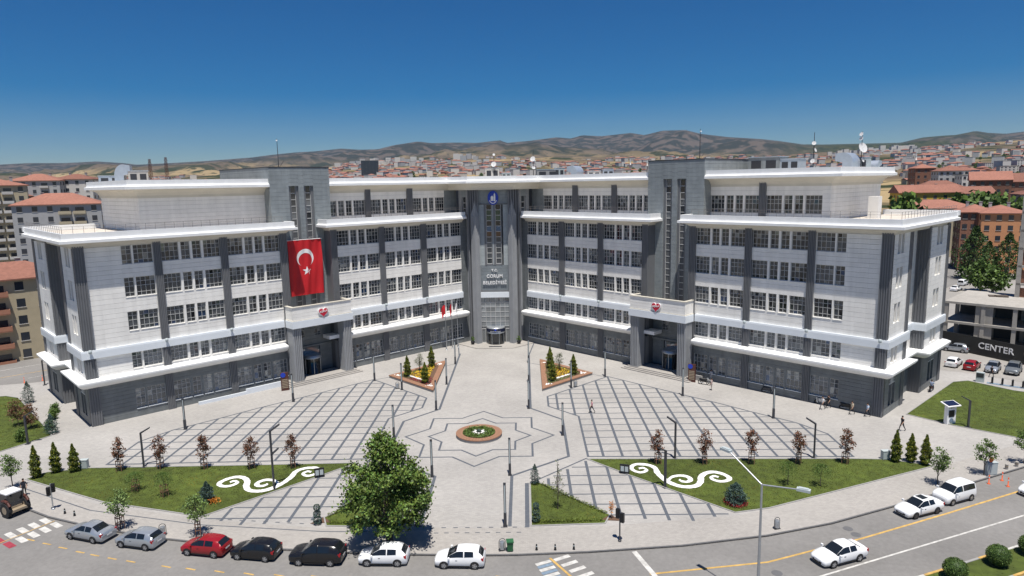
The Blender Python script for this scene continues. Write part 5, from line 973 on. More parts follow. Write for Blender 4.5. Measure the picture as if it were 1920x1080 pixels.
def car(kind, paint, label, loc, head, group=None, sunroof=False, darkrim=False):
    global WHEEL
    K = KIND[kind]; t = thing('parked_car' if kind != 'van' else 'parked_van', label, 'car' if kind != 'van' else 'van', loc, head, group)
    sec = lambda s_: [(0, s_[2]), (s_[1] * .88, s_[2]), (s_[1], s_[2] + .15), (s_[1], s_[2] + (s_[3] - s_[2]) * .6), (s_[1] * .965, s_[3]), (s_[5], s_[4] - .035), (s_[5] * .8, s_[4]), (0, s_[4] + .015)]
    st = K['st']; n = 8; V = []; fine = []; par = []; SUB = 4
    for i in range(len(st) - 1):
        p0, p1, p2, p3 = [np.array(st[max(0, min(len(st) - 1, q))]) for q in (i - 1, i, i + 1, i + 2)]
        for u in range(SUB):
            f_ = u / SUB; lin = p1 + (p2 - p1) * f_; cat = .5 * ((2 * p1) + (-p0 + p2) * f_ + (2 * p0 - 5 * p1 + 4 * p2 - p3) * f_ ** 2 + (-p0 + 3 * p1 - 3 * p2 + p3) * f_ ** 3); fine.append(tuple(lin * .35 + cat * .65)); par.append(i)
    fine.append(st[-1])
    for s_ in fine: h = sec(s_); V += [(s_[0], y, z) for y, z in h] + [(s_[0], -y, z) for y, z in h]
    body, wind, rear = MB(), MB(), MB(); a, e = K['side']; sidewins = {}
    for ii in range(len(fine) - 1):
        i = par[ii]
        for sgn in (0, 1):
            for j in range(n - 1):
                q = [ii * 16 + sgn * 8 + j, ii * 16 + sgn * 8 + j + 1, (ii + 1) * 16 + sgn * 8 + j + 1, (ii + 1) * 16 + sgn * 8 + j]; P = [V[k] for k in q]
                if sgn: P = P[::-1]
                if j >= 5 and i == K['ws']: wind.add(P, [(0, 1, 2, 3)], 0, None, True)
                elif j >= 5 and i == K['rs']: rear.add(P, [(0, 1, 2, 3)], 0, None, True)
                else: body.add(P, [(0, 1, 2, 3)], 0, None, True)
                if j == 4 and a <= i < e and i != 5:
                    Q = [Vector(V[k]) for k in q]; c = sum(Q, Vector()) / 4; lo, hi = (Q[0], Q[3]), (Q[1], Q[2]); nrm = (Q[1] - Q[0]).cross(Q[3] - Q[0]).normalized(); nrm = nrm if nrm.y * c.y > 0 else -nrm
                    if (Q[1] - Q[0]).length > .12: sidewins.setdefault((i, sgn), MB()).add([Q[0].lerp(Q[1], .1) + nrm * .014, Q[0].lerp(Q[1], .93) + nrm * .014, Q[3].lerp(Q[2], .93) + nrm * .014, Q[3].lerp(Q[2], .1) + nrm * .014], [(0, 1, 2, 3)], 0, None, True)
    V = [V[k * 16 * SUB + r_] for k in range(len(st)) for r_ in range(16)]
    for i in (0, len(st) - 1): body.add([V[i * 16 + k] for k in list(range(8)) + list(range(15, 7, -1))], [list(range(16))])
    bo = body.build('body', 'paint_' + paint, t); bm = bmesh.new(); bm.from_mesh(bo.data); bmesh.ops.remove_doubles(bm, verts=bm.verts, dist=.0005); bmesh.ops.recalc_face_normals(bm, faces=bm.faces); bm.to_mesh(bo.data); bm.free()
    wind.build('windscreen', 'car_glass', t, recalc=False); rear.build('rear_window', 'car_glass', t, recalc=False)
    for w in sidewins.values(): w.build('side_window', 'car_glass', t, recalc=False)
    x0, x1 = st[0][0], st[-1][0]; W = K['W'] / 2; zb = st[1][3]
    if WHEEL is None:
        b = MB(); ring = lambda r_, y: [(r_ * math.cos(2 * math.pi * k / 18), y, r_ * math.sin(2 * math.pi * k / 18)) for k in range(18)]
        vs = ring(.31, -.1) + ring(.31, .1) + ring(.21, -.105) + ring(.21, .105); b.add(vs, [(k, (k + 1) % 18, 18 + (k + 1) % 18, 18 + k) for k in range(18)] + [(k, (k + 1) % 18, 36 + (k + 1) % 18, 36 + k) for k in range(18)] + [(18 + k, 18 + (k + 1) % 18, 54 + (k + 1) % 18, 54 + k) for k in range(18)]); ty = b.mesh('tyre', 'tyre')
        rims = []
        for mt in ('rim', 'dark_metal'):
            b = MB()
            for s_ in (-1, 1):
                b.add([(0, s_ * .10, 0)] + [(.21 * math.cos(2 * math.pi * k / 18), s_ * .09, .21 * math.sin(2 * math.pi * k / 18)) for k in range(18)], [(0, 1 + k, 1 + (k + 1) % 18) for k in range(18)], 0)
                for k in range(5): an = 2 * math.pi * k / 5; b.add([(.05 * math.cos(an), s_ * .101, .05 * math.sin(an)), (.19 * math.cos(an - .22), s_ * .099, .19 * math.sin(an - .22)), (.19 * math.cos(an + .22), s_ * .099, .19 * math.sin(an + .22))], [(0, 1, 2)], 1)
            rims.append(b.mesh('rim', [mt, 'tyre'], False))
        WHEEL = (ty, rims)
    for sx in (1, -1):
        for sy in (1, -1):
            w = put('wheel', WHEEL[0], t, (sx * K['wb'] / 2 - (.02 if kind != 'sedan' else -.05), sy * (W - .06), .31)); put('rim', WHEEL[1][1 if darkrim else 0], w)
            b = MB(); b.add([(.37 * math.cos(a_), 0, .37 * math.sin(a_)) for a_ in [math.pi * k / 10 - .15 for k in range(11)]] , [list(range(11))]); b.build('wheel_arch', 'black_plastic', t, (sx * K['wb'] / 2 - (.02 if kind != 'sedan' else -.05), sy * (W + .004), .31), recalc=False)
    for sy in (1, -1):
        b = MB(); b.hexa([(x0 - .26, sy * W * .58, zb - .16), (x0 - .05, sy * W * .52, zb - .16), (x0 - .3, sy * W * .88, zb - .14), (x0 - .4, sy * W * .84, zb - .14), (x0 - .3, sy * W * .58, zb + .0), (x0 - .1, sy * W * .55, zb - .02), (x0 - .36, sy * W * .9, zb + .02), (x0 - .45, sy * W * .84, zb + .02)]); b.build('headlight', 'lamp_clear', t)
        zt = st[-2][3]; b = MB(); b.rbox((x1 + .14, sy * W * .82), .2, .22, zt - .26, zt - .02, 0); b.build('taillight', 'tail_red', t)
        b = MB(); xm = st[3][0] - .15; b.rbox((xm, sy * (W + .1)), .14, .2, st[3][3] - .02, st[3][3] + .13); b.build('mirror', 'paint_' + paint, t)
        b = MB(); b.box(st[6][0] + .55, st[6][0] + .72, sy * (W * .985) - .01, sy * (W * .985) + .02, .72, .75); b.build('door_handle', 'black_plastic', t)
    b = MB(); b.box(x0 - .05, x0 + .015, -.45, .45, .3, .46); b.build('grille', 'black_plastic', t)
    for xx in (x0 + .02, x1 - .03): b = MB(); b.box(xx, xx + .012, -.26, .26, .42 if xx > 0 else .6, .53 if xx > 0 else .71); b.build('number_plate', 'plate', t)
    for sy in (1, -1): b = MB(); b.box(-.85, .85, sy * (W * .985) - .012, sy * (W * .985) + .014, .2, .3); b.build('sill_trim', 'black_plastic', t)
    if sunroof: b = MB(); b.box(-.6, .05, -.38, .38, st[5][4] + .012, st[5][4] + .03); b.build('sunroof', 'car_glass', t)
    return t
def two(f, r_, off, zz=-.12):   # heading and centre from front/rear wheel contacts on the near side
    d = Vector(f) - Vector(r_); h = math.atan2(d.y, d.x); c = (Vector(f) + Vector(r_)) / 2; nl = Vector((-d.y, d.x)).normalized(); c = c + nl * off; return (c.x, c.y, zz), h
PK = 'cars parked along the front kerb'
for kind, pt, lab, f, r_ in (('sedan', 'car_silver', 'silver saloon car parked leftmost along the front kerb', (-34.4, -76.4), (-31.95, -77.15)), ('hatch', 'car_silver', 'silver hatchback parked second from left at the front kerb', (-29.14, -77.87), (-26.72, -78.42)), ('hatch', 'car_red', 'red hatchback parked at the front kerb', (-22.75, -79.23), (-20.34, -79.67)), ('hatch', 'car_black', 'black hatchback parked between the red car and the black SUV', (-18.25, -79.95), (-15.85, -80.32)), ('suv', 'car_black', 'black SUV parked at the front kerb left of the big tree', (-12.9, -80.85), (-10.3, -81.0)), ('hatch', 'car_white', 'white hatchback under the big tree with leaves mirrored on its roof', (-7.33, -81.09), (-4.88, -81.16)), ('hatch', 'car_white', 'white hatchback rightmost of the front row, right of the big tree', (-1.12, -81.5), (1.33, -81.6))):
    loc, h = two(f, r_, -.85); car(kind, pt, lab, loc, h, PK)
loc, h = two((29.4, -81.8), (31.9, -80.85), -.87); car('sedan', 'car_white', 'white saloon driving on the right street between the lines', loc, h)
loc, h = two((40.0, -74.15), (42.55, -73.15), -.87); car('sedan', 'car_white', 'white coupe with sunroof and black wheels parked at the right kerb', loc, h, None, True, True)
loc, h = two((44.75, -71.7), (47.0, -70.75), -.86); car('van', 'car_white', 'white small van parked at the right kerb behind the coupe', loc, h)
car('hatch', 'car_white', 'white car cut off at the right picture edge on the street', (54.2, -69.4, -.12), R(203))
LOT = 'cars in the right parking lot'
car('hatch', 'car_silver', 'silver hatchback parked along the dark hoarding, left of two', (79.8, -15.2, -.11), R(137), LOT); car('sedan', 'car_silver', 'silver saloon parked along the dark hoarding, right of two', (84.2, -19.2, -.11), R(-45), LOT)
for i, (x, y, k, p, lab) in enumerate([(74.0, -24.2, 'hatch', 'car_white', 'white estate car in the parking row'), (75.6, -26.2, 'hatch', 'car_red', 'dark red hatchback in the parking row'), (77.9, -27.6, 'hatch', 'car_silver', 'silver hatchback facing the square in the parking row'), (80.2, -28.8, 'suv', 'car_grey', 'grey SUV facing the square in the parking row'), (71.6, -22.0, 'sedan', 'car_white', 'white car half hidden behind the right wing corner'), (85.6, -26.5, 'hatch', 'car_white', 'white car at the right picture edge in the parking lot')]): car(k, p, lab, (x, y, -.11), R(45 if i < 2 else 228), LOT)
car('van', 'car_white', 'white van parked in the street behind the right wing', (126.5, 57, -.1), R(40)); car('sedan', 'car_white', 'white car parked in front of the van in the back right street', (119, 48, -.1), R(40)); car('sedan', 'car_white', 'white car farther up the back right street', (160, 88, -.1), R(225))
# tractor
t = thing('tractor', 'old tractor with white cabin roof at the left picture edge', 'tractor', (-43.6, -71.2, -.12), R(155)); b = MB(); b.box(.2, 1.9, -.35, .35, .6, 1.15); b.box(-1.0, .3, -.5, .5, .55, .9); b.box(-1.5, -.9, -.7, .7, .5, .72); b.build('chassis', 'bronze', t); b = MB(); b.box(-.9, .45, -.68, .68, 2.12, 2.24); b.box(-.8, .35, -.6, .6, 2.24, 2.3); b.build('cabin_roof', 'sign_white', t); b = MB()
for x, y in ((-.95, -.68), (.45, -.68), (.45, .68), (-.95, .68)): b.tube((x, y, .9), (x, y, 2.15), .045, n=5)
b.box(-.95, .45, -.7, .7, .9, 1.3); b.build('cabin_frame', 'dark_metal', t)
b = MB(); b.box(-.9, .4, -.66, .66, 1.3, 2.1); b.build('cabin_glass', 'car_glass', t)
for x, r_, y in ((-.8, .72, .8), (-.8, .72, -.8), (1.5, .42, .62), (1.5, .42, -.62)):
    b = MB(); b.tube((0, -.17, 0), (0, .17, 0), r_, n=18); w = b.build('wheel', 'tyre', t, (x, y, r_)); b = MB(); b.tube((0, -.18, 0), (0, .18, 0), r_ * .5, n=14); b.build('rim', 'bronze', w)
for y in (-.8, .8): b = MB(); b.path([(-1.5, y, 1.2), (-1.2, y, 1.52), (-.8, y, 1.6), (-.3, y, 1.5)], .14, 5); b.build('mudguard', 'brown_sign', t)
# motorcycles
def motorbike(label, loc, rz, paint='black_plastic', scooter=False, group='motorcycles by the right wing'):
    t = thing('motorcycle' if not scooter else 'scooter', label, 'motorcycle', loc, rz, group); r_ = .3 if not scooter else .24
    for x in (-.65, .65):
        b = MB(); n = 14
        for k in range(n): a, c = 2 * math.pi * k / n, 2 * math.pi * (k + 1) / n; b.tube((x + r_ * math.cos(a), 0, r_ + r_ * math.sin(a)), (x + r_ * math.cos(c), 0, r_ + r_ * math.sin(c)), .06, n=5, caps=False)
        b.tube((x, -.06, r_), (x, .06, r_), .1, n=8); b.build('wheel', 'tyre', t)
    b = MB(); b.hexa([(-.55, -.13, .45), (.3, -.13, .4), (.3, .13, .4), (-.55, .13, .45), (-.7, -.12, .75), (.35, -.15, .85), (.35, .15, .85), (-.7, .12, .75)]); 
    if scooter: b.hexa([(.35, -.2, .2), (.55, -.2, .3), (.55, .2, .3), (.35, .2, .2), (.45, -.22, .95), (.58, -.2, .95), (.58, .2, .95), (.45, .22, .95)])
    b.build('body', paint, t); b = MB(); b.hexa([(-.75, -.13, .75), (.1, -.12, .76), (.1, .12, .76), (-.75, .13, .75), (-.8, -.1, .88), (.05, -.1, .84), (.05, .1, .84), (-.8, .1, .88)]); b.build('seat', 'black_plastic', t)
    b = MB(); b.tube((.65, 0, r_), (.45, 0, 1.0), .05, n=6); b.tube((.42, -.36, 1.05), (.42, .36, 1.05), .025, n=5); b.ball((.52, 0, .92), .1, 8, 5); b.build('fork_and_handlebar', 'galv', t); b = MB(); b.tube((-.7, -.16, .3), (-.05, -.14, .32), .05, n=6); b.build('exhaust', 'galv', t)
motorbike('motorcycle beside the right directory totem', (32.0, -33.2, 0), -.6); motorbike('large dark motorcycle by the second pilaster right of the right portico', (39.8, -37.7, 0), -.7, 'dark_metal'); motorbike('dark red motorcycle in the shade of the right wing', (42.7, -40.3, 0), -.7, 'paint_car_red'); motorbike('silver scooter behind two walking people', (45.0, -42.9, 0), 2.4, 'paint_car_silver', True); motorbike('black covered motorcycle near the right wing corner', (47.3, -45.2, 0), -.7, 'black_plastic', True); motorbike('motorbike ridden past the right end of the building', (62.6, -37.7, 0), .75, 'brown_sign')
# ================================================================ PEOPLE
def person(label, loc, face, shirt, trousers, hair=(.02, .015, .012), pose='walk', h=1.74, sit=False, sleeves=.5):
    t = thing('person', label, 'person', loc, face, 'people on the square'); k = h / 1.74; J = {}; ph = {'walk': .26, 'stand': .03, 'sit': 0}[pose]
    hz = .93 if not sit else .82
    J = {'pel': (0, 0, hz), 'wai': (0, .01, hz + .17), 'che': (0, .0, hz + .40), 'nek': (0, .01, hz + .56), 'hd0': (0, .03, hz + .64), 'hd1': (0, .035, hz + .77)}
    E_ = [('pel', 'wai'), ('wai', 'che'), ('che', 'nek'), ('nek', 'hd0'), ('hd0', 'hd1')]; rad = {'pel': .15, 'wai': .135, 'che': .16, 'nek': .06, 'hd0': .085, 'hd1': .095}
    for s_, n in ((1, 'l'), (-1, 'r')):
        sw = ph * s_
        if sit: knee, ank, toe = (s_ * .17, .42, hz - .05), (s_ * .16, .38, hz - .47), (s_ * .16, .53, hz - .52)
        else: knee, ank, toe = (s_ * .1, sw * .75 + .03, .5), (s_ * .1, sw * 1.35 - .04, .09 + (.06 if sw < -.1 else 0)), (s_ * .11, sw * 1.35 + .12, .045)
        J.update({n + 'hip': (s_ * .095, 0, hz - .04), n + 'kne': knee, n + 'ank': ank, n + 'toe': toe}); rad.update({n + 'hip': .095, n + 'kne': .062, n + 'ank': .045, n + 'toe': .04}); E_ += [('pel', n + 'hip'), (n + 'hip', n + 'kne'), (n + 'kne', n + 'ank'), (n + 'ank', n + 'toe')]
        el = (s_ * .26, -sw * .5 - .02, hz + .22) if not sit else (s_ * .27, .15, hz + .25); wr = (s_ * .27, -sw * .9 + .1, hz + .0) if not sit else (s_ * .26, .42, hz + .28); ha = (wr[0], wr[1] + .04, wr[2] - .08) if not sit else (wr[0], wr[1] + .08, wr[2])
        J.update({n + 'sho': (s_ * .19, 0, hz + .49), n + 'elb': el, n + 'wri': wr, n + 'han': ha}); rad.update({n + 'sho': .068, n + 'elb': .047, n + 'wri': .033, n + 'han': .04}); E_ += [('che', n + 'sho'), (n + 'sho', n + 'elb'), (n + 'elb', n + 'wri'), (n + 'wri', n + 'han')]
    names = list(J); me = bpy.data.meshes.new('body'); me.from_pydata([tuple(c * k for c in J[n]) for n in names], [(names.index(a), names.index(c)) for a, c in E_], []); o = bpy.data.objects.new('body', me); COL.objects.link(o)
    md_ = o.modifiers.new('s', 'SKIN'); sv_ = me.skin_vertices[0].data
    for i, n in enumerate(names): sv_[i].radius = (rad[n] * k, rad[n] * k * (.78 if n in ('pel', 'wai', 'che') else 1))
    sv_[0].use_root = True; sb = o.modifiers.new('b', 'SUBSURF'); sb.levels = 1; sb.render_levels = 1
    bpy.context.view_layer.update(); m2 = bpy.data.meshes.new_from_object(o.evaluated_get(bpy.context.evaluated_depsgraph_get())); bpy.data.objects.remove(o)
    bm = bmesh.new(); bm.from_mesh(m2)
    for n in 'lr':      # five fingers on each hand
        hc = Vector(J[n + 'han']) * k; wc = Vector(J[n + 'wri']) * k; d = (hc - wc).normalized(); sdv = d.cross(Vector((1, 0, 0))).normalized()
        for f_ in range(5):
            L_ = (.05, .075, .082, .076, .06)[f_] * k; s0 = hc + sdv * (.028 * (f_ - 2)) * k * .9; e0 = s0 + d * L_ + (sdv * -.03 if f_ == 0 else Vector()) + Vector((-.012 if n == 'l' else .012, 0, 0)); q = MB(); q.tube(s0, e0, .0105 * k, .008 * k, 5)
            tmp = bpy.data.meshes.new('f'); tmp.from_pydata(q.v, [], q.f); bm.from_mesh(tmp); bpy.data.meshes.remove(tmp)
    bm.to_mesh(m2); bm.free()
    key = '%s_%s' % (str(shirt), str(trousers))
    for nm, c in (('skin', None), ('shirt' + key, shirt), ('trousers' + key, trousers), ('shoe', (.03, .03, .032))):
        if c and nm not in MT: mk(nm, c, .8, .08, 8)
        m2.materials.append(MT[nm])
    for p in m2.polygons:
        c = p.center; z = c.z / k; ax = abs(c.x) / k; p.use_smooth = True
        if z < .1 and not sit: mi = 3
        elif z < hz + .02 and not (ax > .2 and z > hz - .2): mi = 2
        elif z > hz + .55 and ax < .14: mi = 0
        elif ax > .225 and z < hz + .34 - .35 * (sleeves - .3): mi = 0
        else: mi = 1
        p.material_index = mi
    m2.name = 'body'; put('body', m2, t)
    kh = 'hair%s' % str(hair); 
    if kh not in MT: mk(kh, hair, .8, .1, 20)
    b = MB(); hc = Vector(J['hd1']) * k; b.ball((hc.x, hc.y - .018, hc.z + .025), .098 * k, 10, 7); b.build('hair', kh, t)
    b = MB(); b.ball((0, hc.y + .098 * k, hc.z - .035), .017 * k, 6, 4, 1.4); b.build('nose', 'skin', t)
    for s_ in (1, -1): b = MB(); b.ball((s_ * .034, hc.y + .088 * k, hc.z - .012), .011, 6, 4); b.build('eye', 'black_plastic', t); b = MB(); b.ball((s_ * .098 * k, hc.y - .01, hc.z - .03), .022, 6, 4, 1.4); b.build('ear', 'skin', t)
    b = MB(); b.box(-.024, .024, hc.y + .082 * k, hc.y + .094 * k, hc.z - .078, hc.z - .07); b.build('mouth', 'tail_red', t)
    return t
person('person in pink shirt and dark trousers walking across the right grid', (14.2, -45.14, 0), R(100), (.5, .24, .27), (.02, .02, .025)); person('person in pale pink top standing by the motorcycle near the totem', (32.3, -36.0, 0), R(60), (.5, .38, .36), (.28, .24, .22), pose='stand'); person('person in pale grey clothes by the right wing windows', (33.46, -31.4, 0), R(-40), (.45, .46, .47), (.35, .36, .38), pose='stand'); person('person in white shirt walking beside someone in black', (44.3, -44.9, 0), R(120), (.6, .6, .6), (.05, .05, .06)); person('person in black walking beside someone in a white shirt', (45.3, -44.4, 0), R(120), (.015, .015, .018), (.02, .02, .022)); person('person in beige shirt near the black covered motorcycle', (47.16, -46.96, 0), R(115), (.42, .36, .27), (.06, .055, .05)); person('person in light blue shirt near the right wing corner', (48.69, -47.82, 0), R(105), (.45, .55, .68), (.015, .015, .02)); person('person dressed in black with a cap at the right end of the square', (50.25, -52.95, 0), R(105), (.012, .013, .02), (.015, .015, .018), h=1.82); person('rider in blue shirt on the motorbike', (62.55, -37.75, 0), R(-45), (.3, .36, .5), (.04, .05, .09), sit=True, pose='sit'); person('person in black beside the bicycle docks', (75.2, -31.3, -.02), R(-70), (.015, .015, .02), (.02, .02, .025)); person('person in dark clothes standing behind the tractor', (-44.7, -67.9, 0), R(200), (.015, .018, .03), (.02, .02, .025), pose='stand')
# ================================================================ THE TOWN AROUND
WBOX = {}
def win_mesh(w, h):
    k = (w, h)
    if k not in WBOX: b = MB(); b.box(-w / 2, w / 2, -.05, .05, 0, h); b.box(-w / 2 - .08, w / 2 + .08, -.12, .0, -.1, 0, 1); WBOX[k] = b.mesh('window', ['house_glass', 'wall_white'])
    return WBOX[k]
def roof_mesh(b, w, d, z, rh, kind, ov=.6, mi=0):
    W_, D_ = w / 2 + ov, d / 2 + ov
    if kind == 'flat': b.box(-w / 2 - .2, w / 2 + .2, -d / 2 - .2, d / 2 + .2, z, z + .4, mi); return
    r_ = max(0, W_ - D_) if kind == 'hip' else W_
    b.add([(-W_, -D_, z), (W_, -D_, z), (W_, D_, z), (-W_, D_, z), (-r_, 0, z + rh), (r_, 0, z + rh), (-W_, -D_, z - .25), (W_, -D_, z - .25), (W_, D_, z - .25), (-W_, D_, z - .25)], [(0, 1, 5, 4), (1, 2, 5), (2, 3, 4, 5), (3, 0, 4), (6, 7, 1, 0), (7, 8, 2, 1), (8, 9, 3, 2), (9, 6, 0, 3), (9, 8, 7, 6)], mi)
def house(name, label, c, rot, w, d, h, wall, floors, cols, roof='hip', rh=2.5, z0=-.6, balc=(), dcols=None, wz=1.5, band=None):
    t = thing(name, label, 'building', (*c, z0), rot); b = MB(); b.box(-w / 2, w / 2, -d / 2, d / 2, 0, h); b.build('wall', wall, t)
    b = MB(); roof_mesh(b, w, d, h + .02, rh, roof); rf = b.build('roof', 'roof_tile' if roof != 'flat' else 'concrete', t)
    for k in range(2): b = MB(); b.box(-.4, .4, -.4, .4, 0, 1.6); b.box(-.5, .5, -.5, .5, 1.6, 1.75); b.build('chimney', 'wall_grey', rf, ((k - .5) * w * .4, d * .12, h + rh * (.55 if roof != 'flat' else .1)))
    fh = h / floors; dcols = dcols or max(2, int(d / 3.6))
    for f_ in range(floors):
        z = f_ * fh + fh * .32
        for i in range(cols):
            x = -w / 2 + w * (i + .5) / cols
            if i in balc:
                bw = w / cols * .86; o = put('balcony_window', win_mesh(round(bw * .7, 1), round(fh * .55, 1)), t, (x, -d / 2, f_ * fh + .3)); b = MB(); b.box(x - bw / 2, x + bw / 2, -d / 2 - 1.25, -d / 2, f_ * fh, f_ * fh + .16); b.box(x - bw / 2, x + bw / 2, -d / 2 - 1.27, -d / 2 - 1.17, f_ * fh + .16, f_ * fh + .95); b.box(x - bw / 2, x - bw / 2 + .1, -d / 2 - 1.17, -d / 2, f_ * fh + .16, f_ * fh + .95); b.box(x + bw / 2 - .1, x + bw / 2, -d / 2 - 1.17, -d / 2, f_ * fh + .16, f_ * fh + .95); b.build('balcony', band or 'wall_white', t)
            else: put('window', win_mesh(1.3, wz), t, (x, -d / 2, z))
        for i in range(dcols):
            y = -d / 2 + d * (i + .5) / dcols
            for s_ in (-1, 1):
                o = put('window', win_mesh(1.3, wz), t, (s_ * w / 2, y, z)); o.rotation_euler = (0, 0, s_ * math.pi / 2)
    return t
A = house('apartment_block', 'beige apartment block with terracotta balconies at the left picture edge', (-85.6 - 2.5 * S - 6 * S, -12.5 - 2.5 * S + 6 * S), R(45), 23, 12, 15.4, 'wall_beige', 5, 7, rh=2.6, balc=(1, 2, 3), band='balcony')
for k, (u, f_) in enumerate(((-2, 1), (-4.5, 2), (-2, 3), (-5, 3.3), (-1.5, 2.2))): b = MB(); dish(b, (u, -7.6, f_ * 3.08 + 1.2), .5, 3.6); b.build('satellite_dish', 'dish', A)
for u in (6.5, 9.8): b = MB(); b.box(u - .18, u + .18, -6.12, -6, 0, 15.2); b.build('facade_strip', 'balcony', A)
def at(px, D): return (5.69 + (px - 985) / 1280 * D, D - 131.5)
H_ = house
H_('apartment_block', 'white apartment block with a wide terracotta roof behind the left wing', at(112, 205), R(28), 22, 15, 27.0, 'wall_grey', 9, 6, rh=3.2, balc=(3, 4), band='wall_beige')
H_('apartment_block', 'tall grey-white apartment block with red roof on the left', at(78, 300), R(20), 19, 16, 35.5, 'wall_grey', 11, 5, rh=3, balc=(3,))
H_('apartment_block', 'pale apartment block with rooftop tanks just left of the upper roof', at(150, 310), R(15), 16, 14, 36, 'wall_white', 11, 4, rh=2.4)
H_('apartment_tower', 'tan apartment tower with stacked balconies at the far left edge', at(4, 225), R(35), 14, 14, 33, 'wall_beige', 11, 4, rh=2, balc=(1, 2), band='wall_white')
H_('apartment_block', 'dark red and white apartment block between the left towers', at(36, 290), R(10), 9, 12, 29, 'wall_brick', 9, 3, rh=2)
H_('apartment_block', 'white apartment block with red roof far left behind the towers', at(30, 420), R(5), 30, 14, 30, 'wall_white', 9, 8, rh=3)
H_('hotel_tower', 'dark glass tower with white edges standing in the far town', at(701, 1500), R(8), 36, 24, 36, 'house_glass', 9, 5, 'flat', z0=48, wz=2.0)
H_('apartment_block', 'apartment block with hipped terracotta roof behind the right roof terrace', at(1742, 265), R(-20), 25, 17, 18.5, 'wall_beige', 6, 6, rh=3)
H_('yellow_house', 'yellow house with long terracotta roof among trees on the right', at(1722, 300), R(-8), 24, 11, 23.5, 'wall_yellow', 6, 6, 'gable', rh=3.2)
H_('apartment_block', 'long house with terracotta roof right of the yellow house', at(1790, 310), R(-8), 22, 11, 22.5, 'wall_grey', 6, 5, 'gable', rh=3)
H_('apartment_block', 'orange apartment block with terracotta roof on the right', at(1862, 218), R(-24), 12, 16, 18.9, 'wall_orange', 6, 4, rh=2.2)
H_('apartment_block', 'shaded wing of the orange apartment block with a white stair shaft', at(1815, 224), R(-24), 9, 14, 19, 'wall_brick', 6, 4, rh=2.2)  # shade put into the colour: darker brick walls in place of orange
H_('brick_block', 'unfinished brick apartment block with gabled roof on the far right', at(1838, 335), R(-30), 16, 18, 28, 'wall_brick', 8, 5, 'gable', rh=4)
H_('brick_block', 'second unfinished brick block at the right picture edge', at(1885, 330), R(-30), 12, 16, 27, 'wall_brick', 8, 4, 'gable', rh=4)
H_('apartment_block', 'white and grey apartment block with stair towers above the yellow house', at(1765, 395), R(-15), 15, 14, 33, 'wall_grey', 10, 5, rh=3)
H_('apartment_block', 'white apartment block with black roof on the right hillside', at(1800, 380), R(-15), 10, 12, 30.5, 'wall_white', 9, 4, 'flat')
H_('brick_block', 'narrow brick block just right of the upper roof corner', at(1714, 420), R(-10), 11, 12, 35, 'wall_brick', 10, 3, rh=2.5)
H_('apartment_block', 'grey-blue apartment block at the right picture edge', at(1918, 300), R(-20), 12, 14, 22, 'wall_grey', 7, 4, rh=2.5)
H_('apartment_block', 'low brick house with red roof behind the orange block', at(1745, 350), R(-10), 18, 10, 25, 'wall_brick', 7, 5, rh=3)
# low shops with a sign by the back right street
t = thing('shop_building', 'low white shop building with a dark sign by the back right street', 'building', (118, 62, -.5), R(40)); b = MB(); b.box(-9, 9, 0, 8, 0, 3.6); b.build('wall', 'wall_white', t); b = MB(); b.box(-9.3, 9.3, -.9, 8.2, 3.6, 3.9); b.build('roof', 'concrete', t); b = MB(); b.box(-6, 6, -.5, -.35, 3.95, 5.6); b.build('sign_board', 'hoard', t); text_mesh('MANAV', 1.5, .02, 'sign_white', 'sign_lettering', t, (0, -.53, 4.75), (R(90), 0, 0))
for k in range(3): b = MB(); b.box(-7 + k * 5, -3 + k * 5, -.06, .0, .1, 2.8); b.build('shop_window', 'house_glass', t)
# concrete frame under construction + hoarding
t = thing('unfinished_building', 'unfinished concrete frame building behind the dark hoarding', 'building', (86.5, -11.5, 0), R(-45)); 
for z in (3.35, 6.95): b = MB(); b.box(-6, 16, 0, 16, z, z + .4); b.build('floor_slab', 'concrete', t)
for x in (-5.7, 0, 4.6, 9, 13): 
    for y in (.4, 8, 15): b = MB(); b.box(x - .3, x + .3, y - .3, y + .3, -.2, 6.95); b.build('column', 'concrete', t)
for x0, x1 in ((-1.2, 1.4), (8.2, 9.6)): b = MB(); b.box(x0, x1, .3, .6, 0, 6.95); b.build('infill_wall', 'concrete', t)
b = MB(); b.box(-5.5, 15.5, 9, 9.3, -.2, 6.95); b.build('back_wall', 'core', t)
b = MB(); b.rbox((0, 11), 3, 2, 7.35, 7.5, .3); b.rbox((.5, 11), 2, 1.2, 7.5, 7.62, .6); b.build('timber_pile', 'bark', t)
t2 = thing('unfinished_building', 'taller unfinished concrete frame with brick infill at the right picture edge', 'building', (101.6, -9.6, 0), R(-45))
for k in range(7): b = MB(); b.box(-7, 14, 0, 14, 3.3 * k + 3, 3.3 * k + 3.4); b.build('floor_slab', 'concrete', t2); b = MB(); b.box(-6.4, 2, .35, .6, 3.3 * k + .2, 3.3 * k + 2.5); b.build('brick_infill', 'wall_brick', t2)
for x in (-6.7, -2, 2.6, 7, 13): b = MB(); b.box(x - .35, x + .35, .0, .7, 0, 26); b.box(x - .35, x + .35, 13, 13.7, 0, 26); b.build('column', 'concrete', t2)
b = MB(); b.box(-6.5, 13.5, 6, 6.3, 0, 26); b.build('back_wall', 'core', t2)
t = thing('hoarding', 'dark site hoarding with white CENTER lettering and a bronze pin logo', 'hoarding', (80.9, -15.6, 0), math.atan2(-12.2, 5.6) + 0); L_ = 24
for k in range(10): b = MB(); b.box(-4 + k * 2.4 + .01, -4 + (k + 1) * 2.4 - .01, -.05, .05, -.1, 2.9); b.build('panel', 'hoard', t)
text_mesh('CENTER', 1.45, .03, 'sign_white', 'lettering', t, (5.3, -.09, 1.55), (R(90), 0, 0), bold=.02)
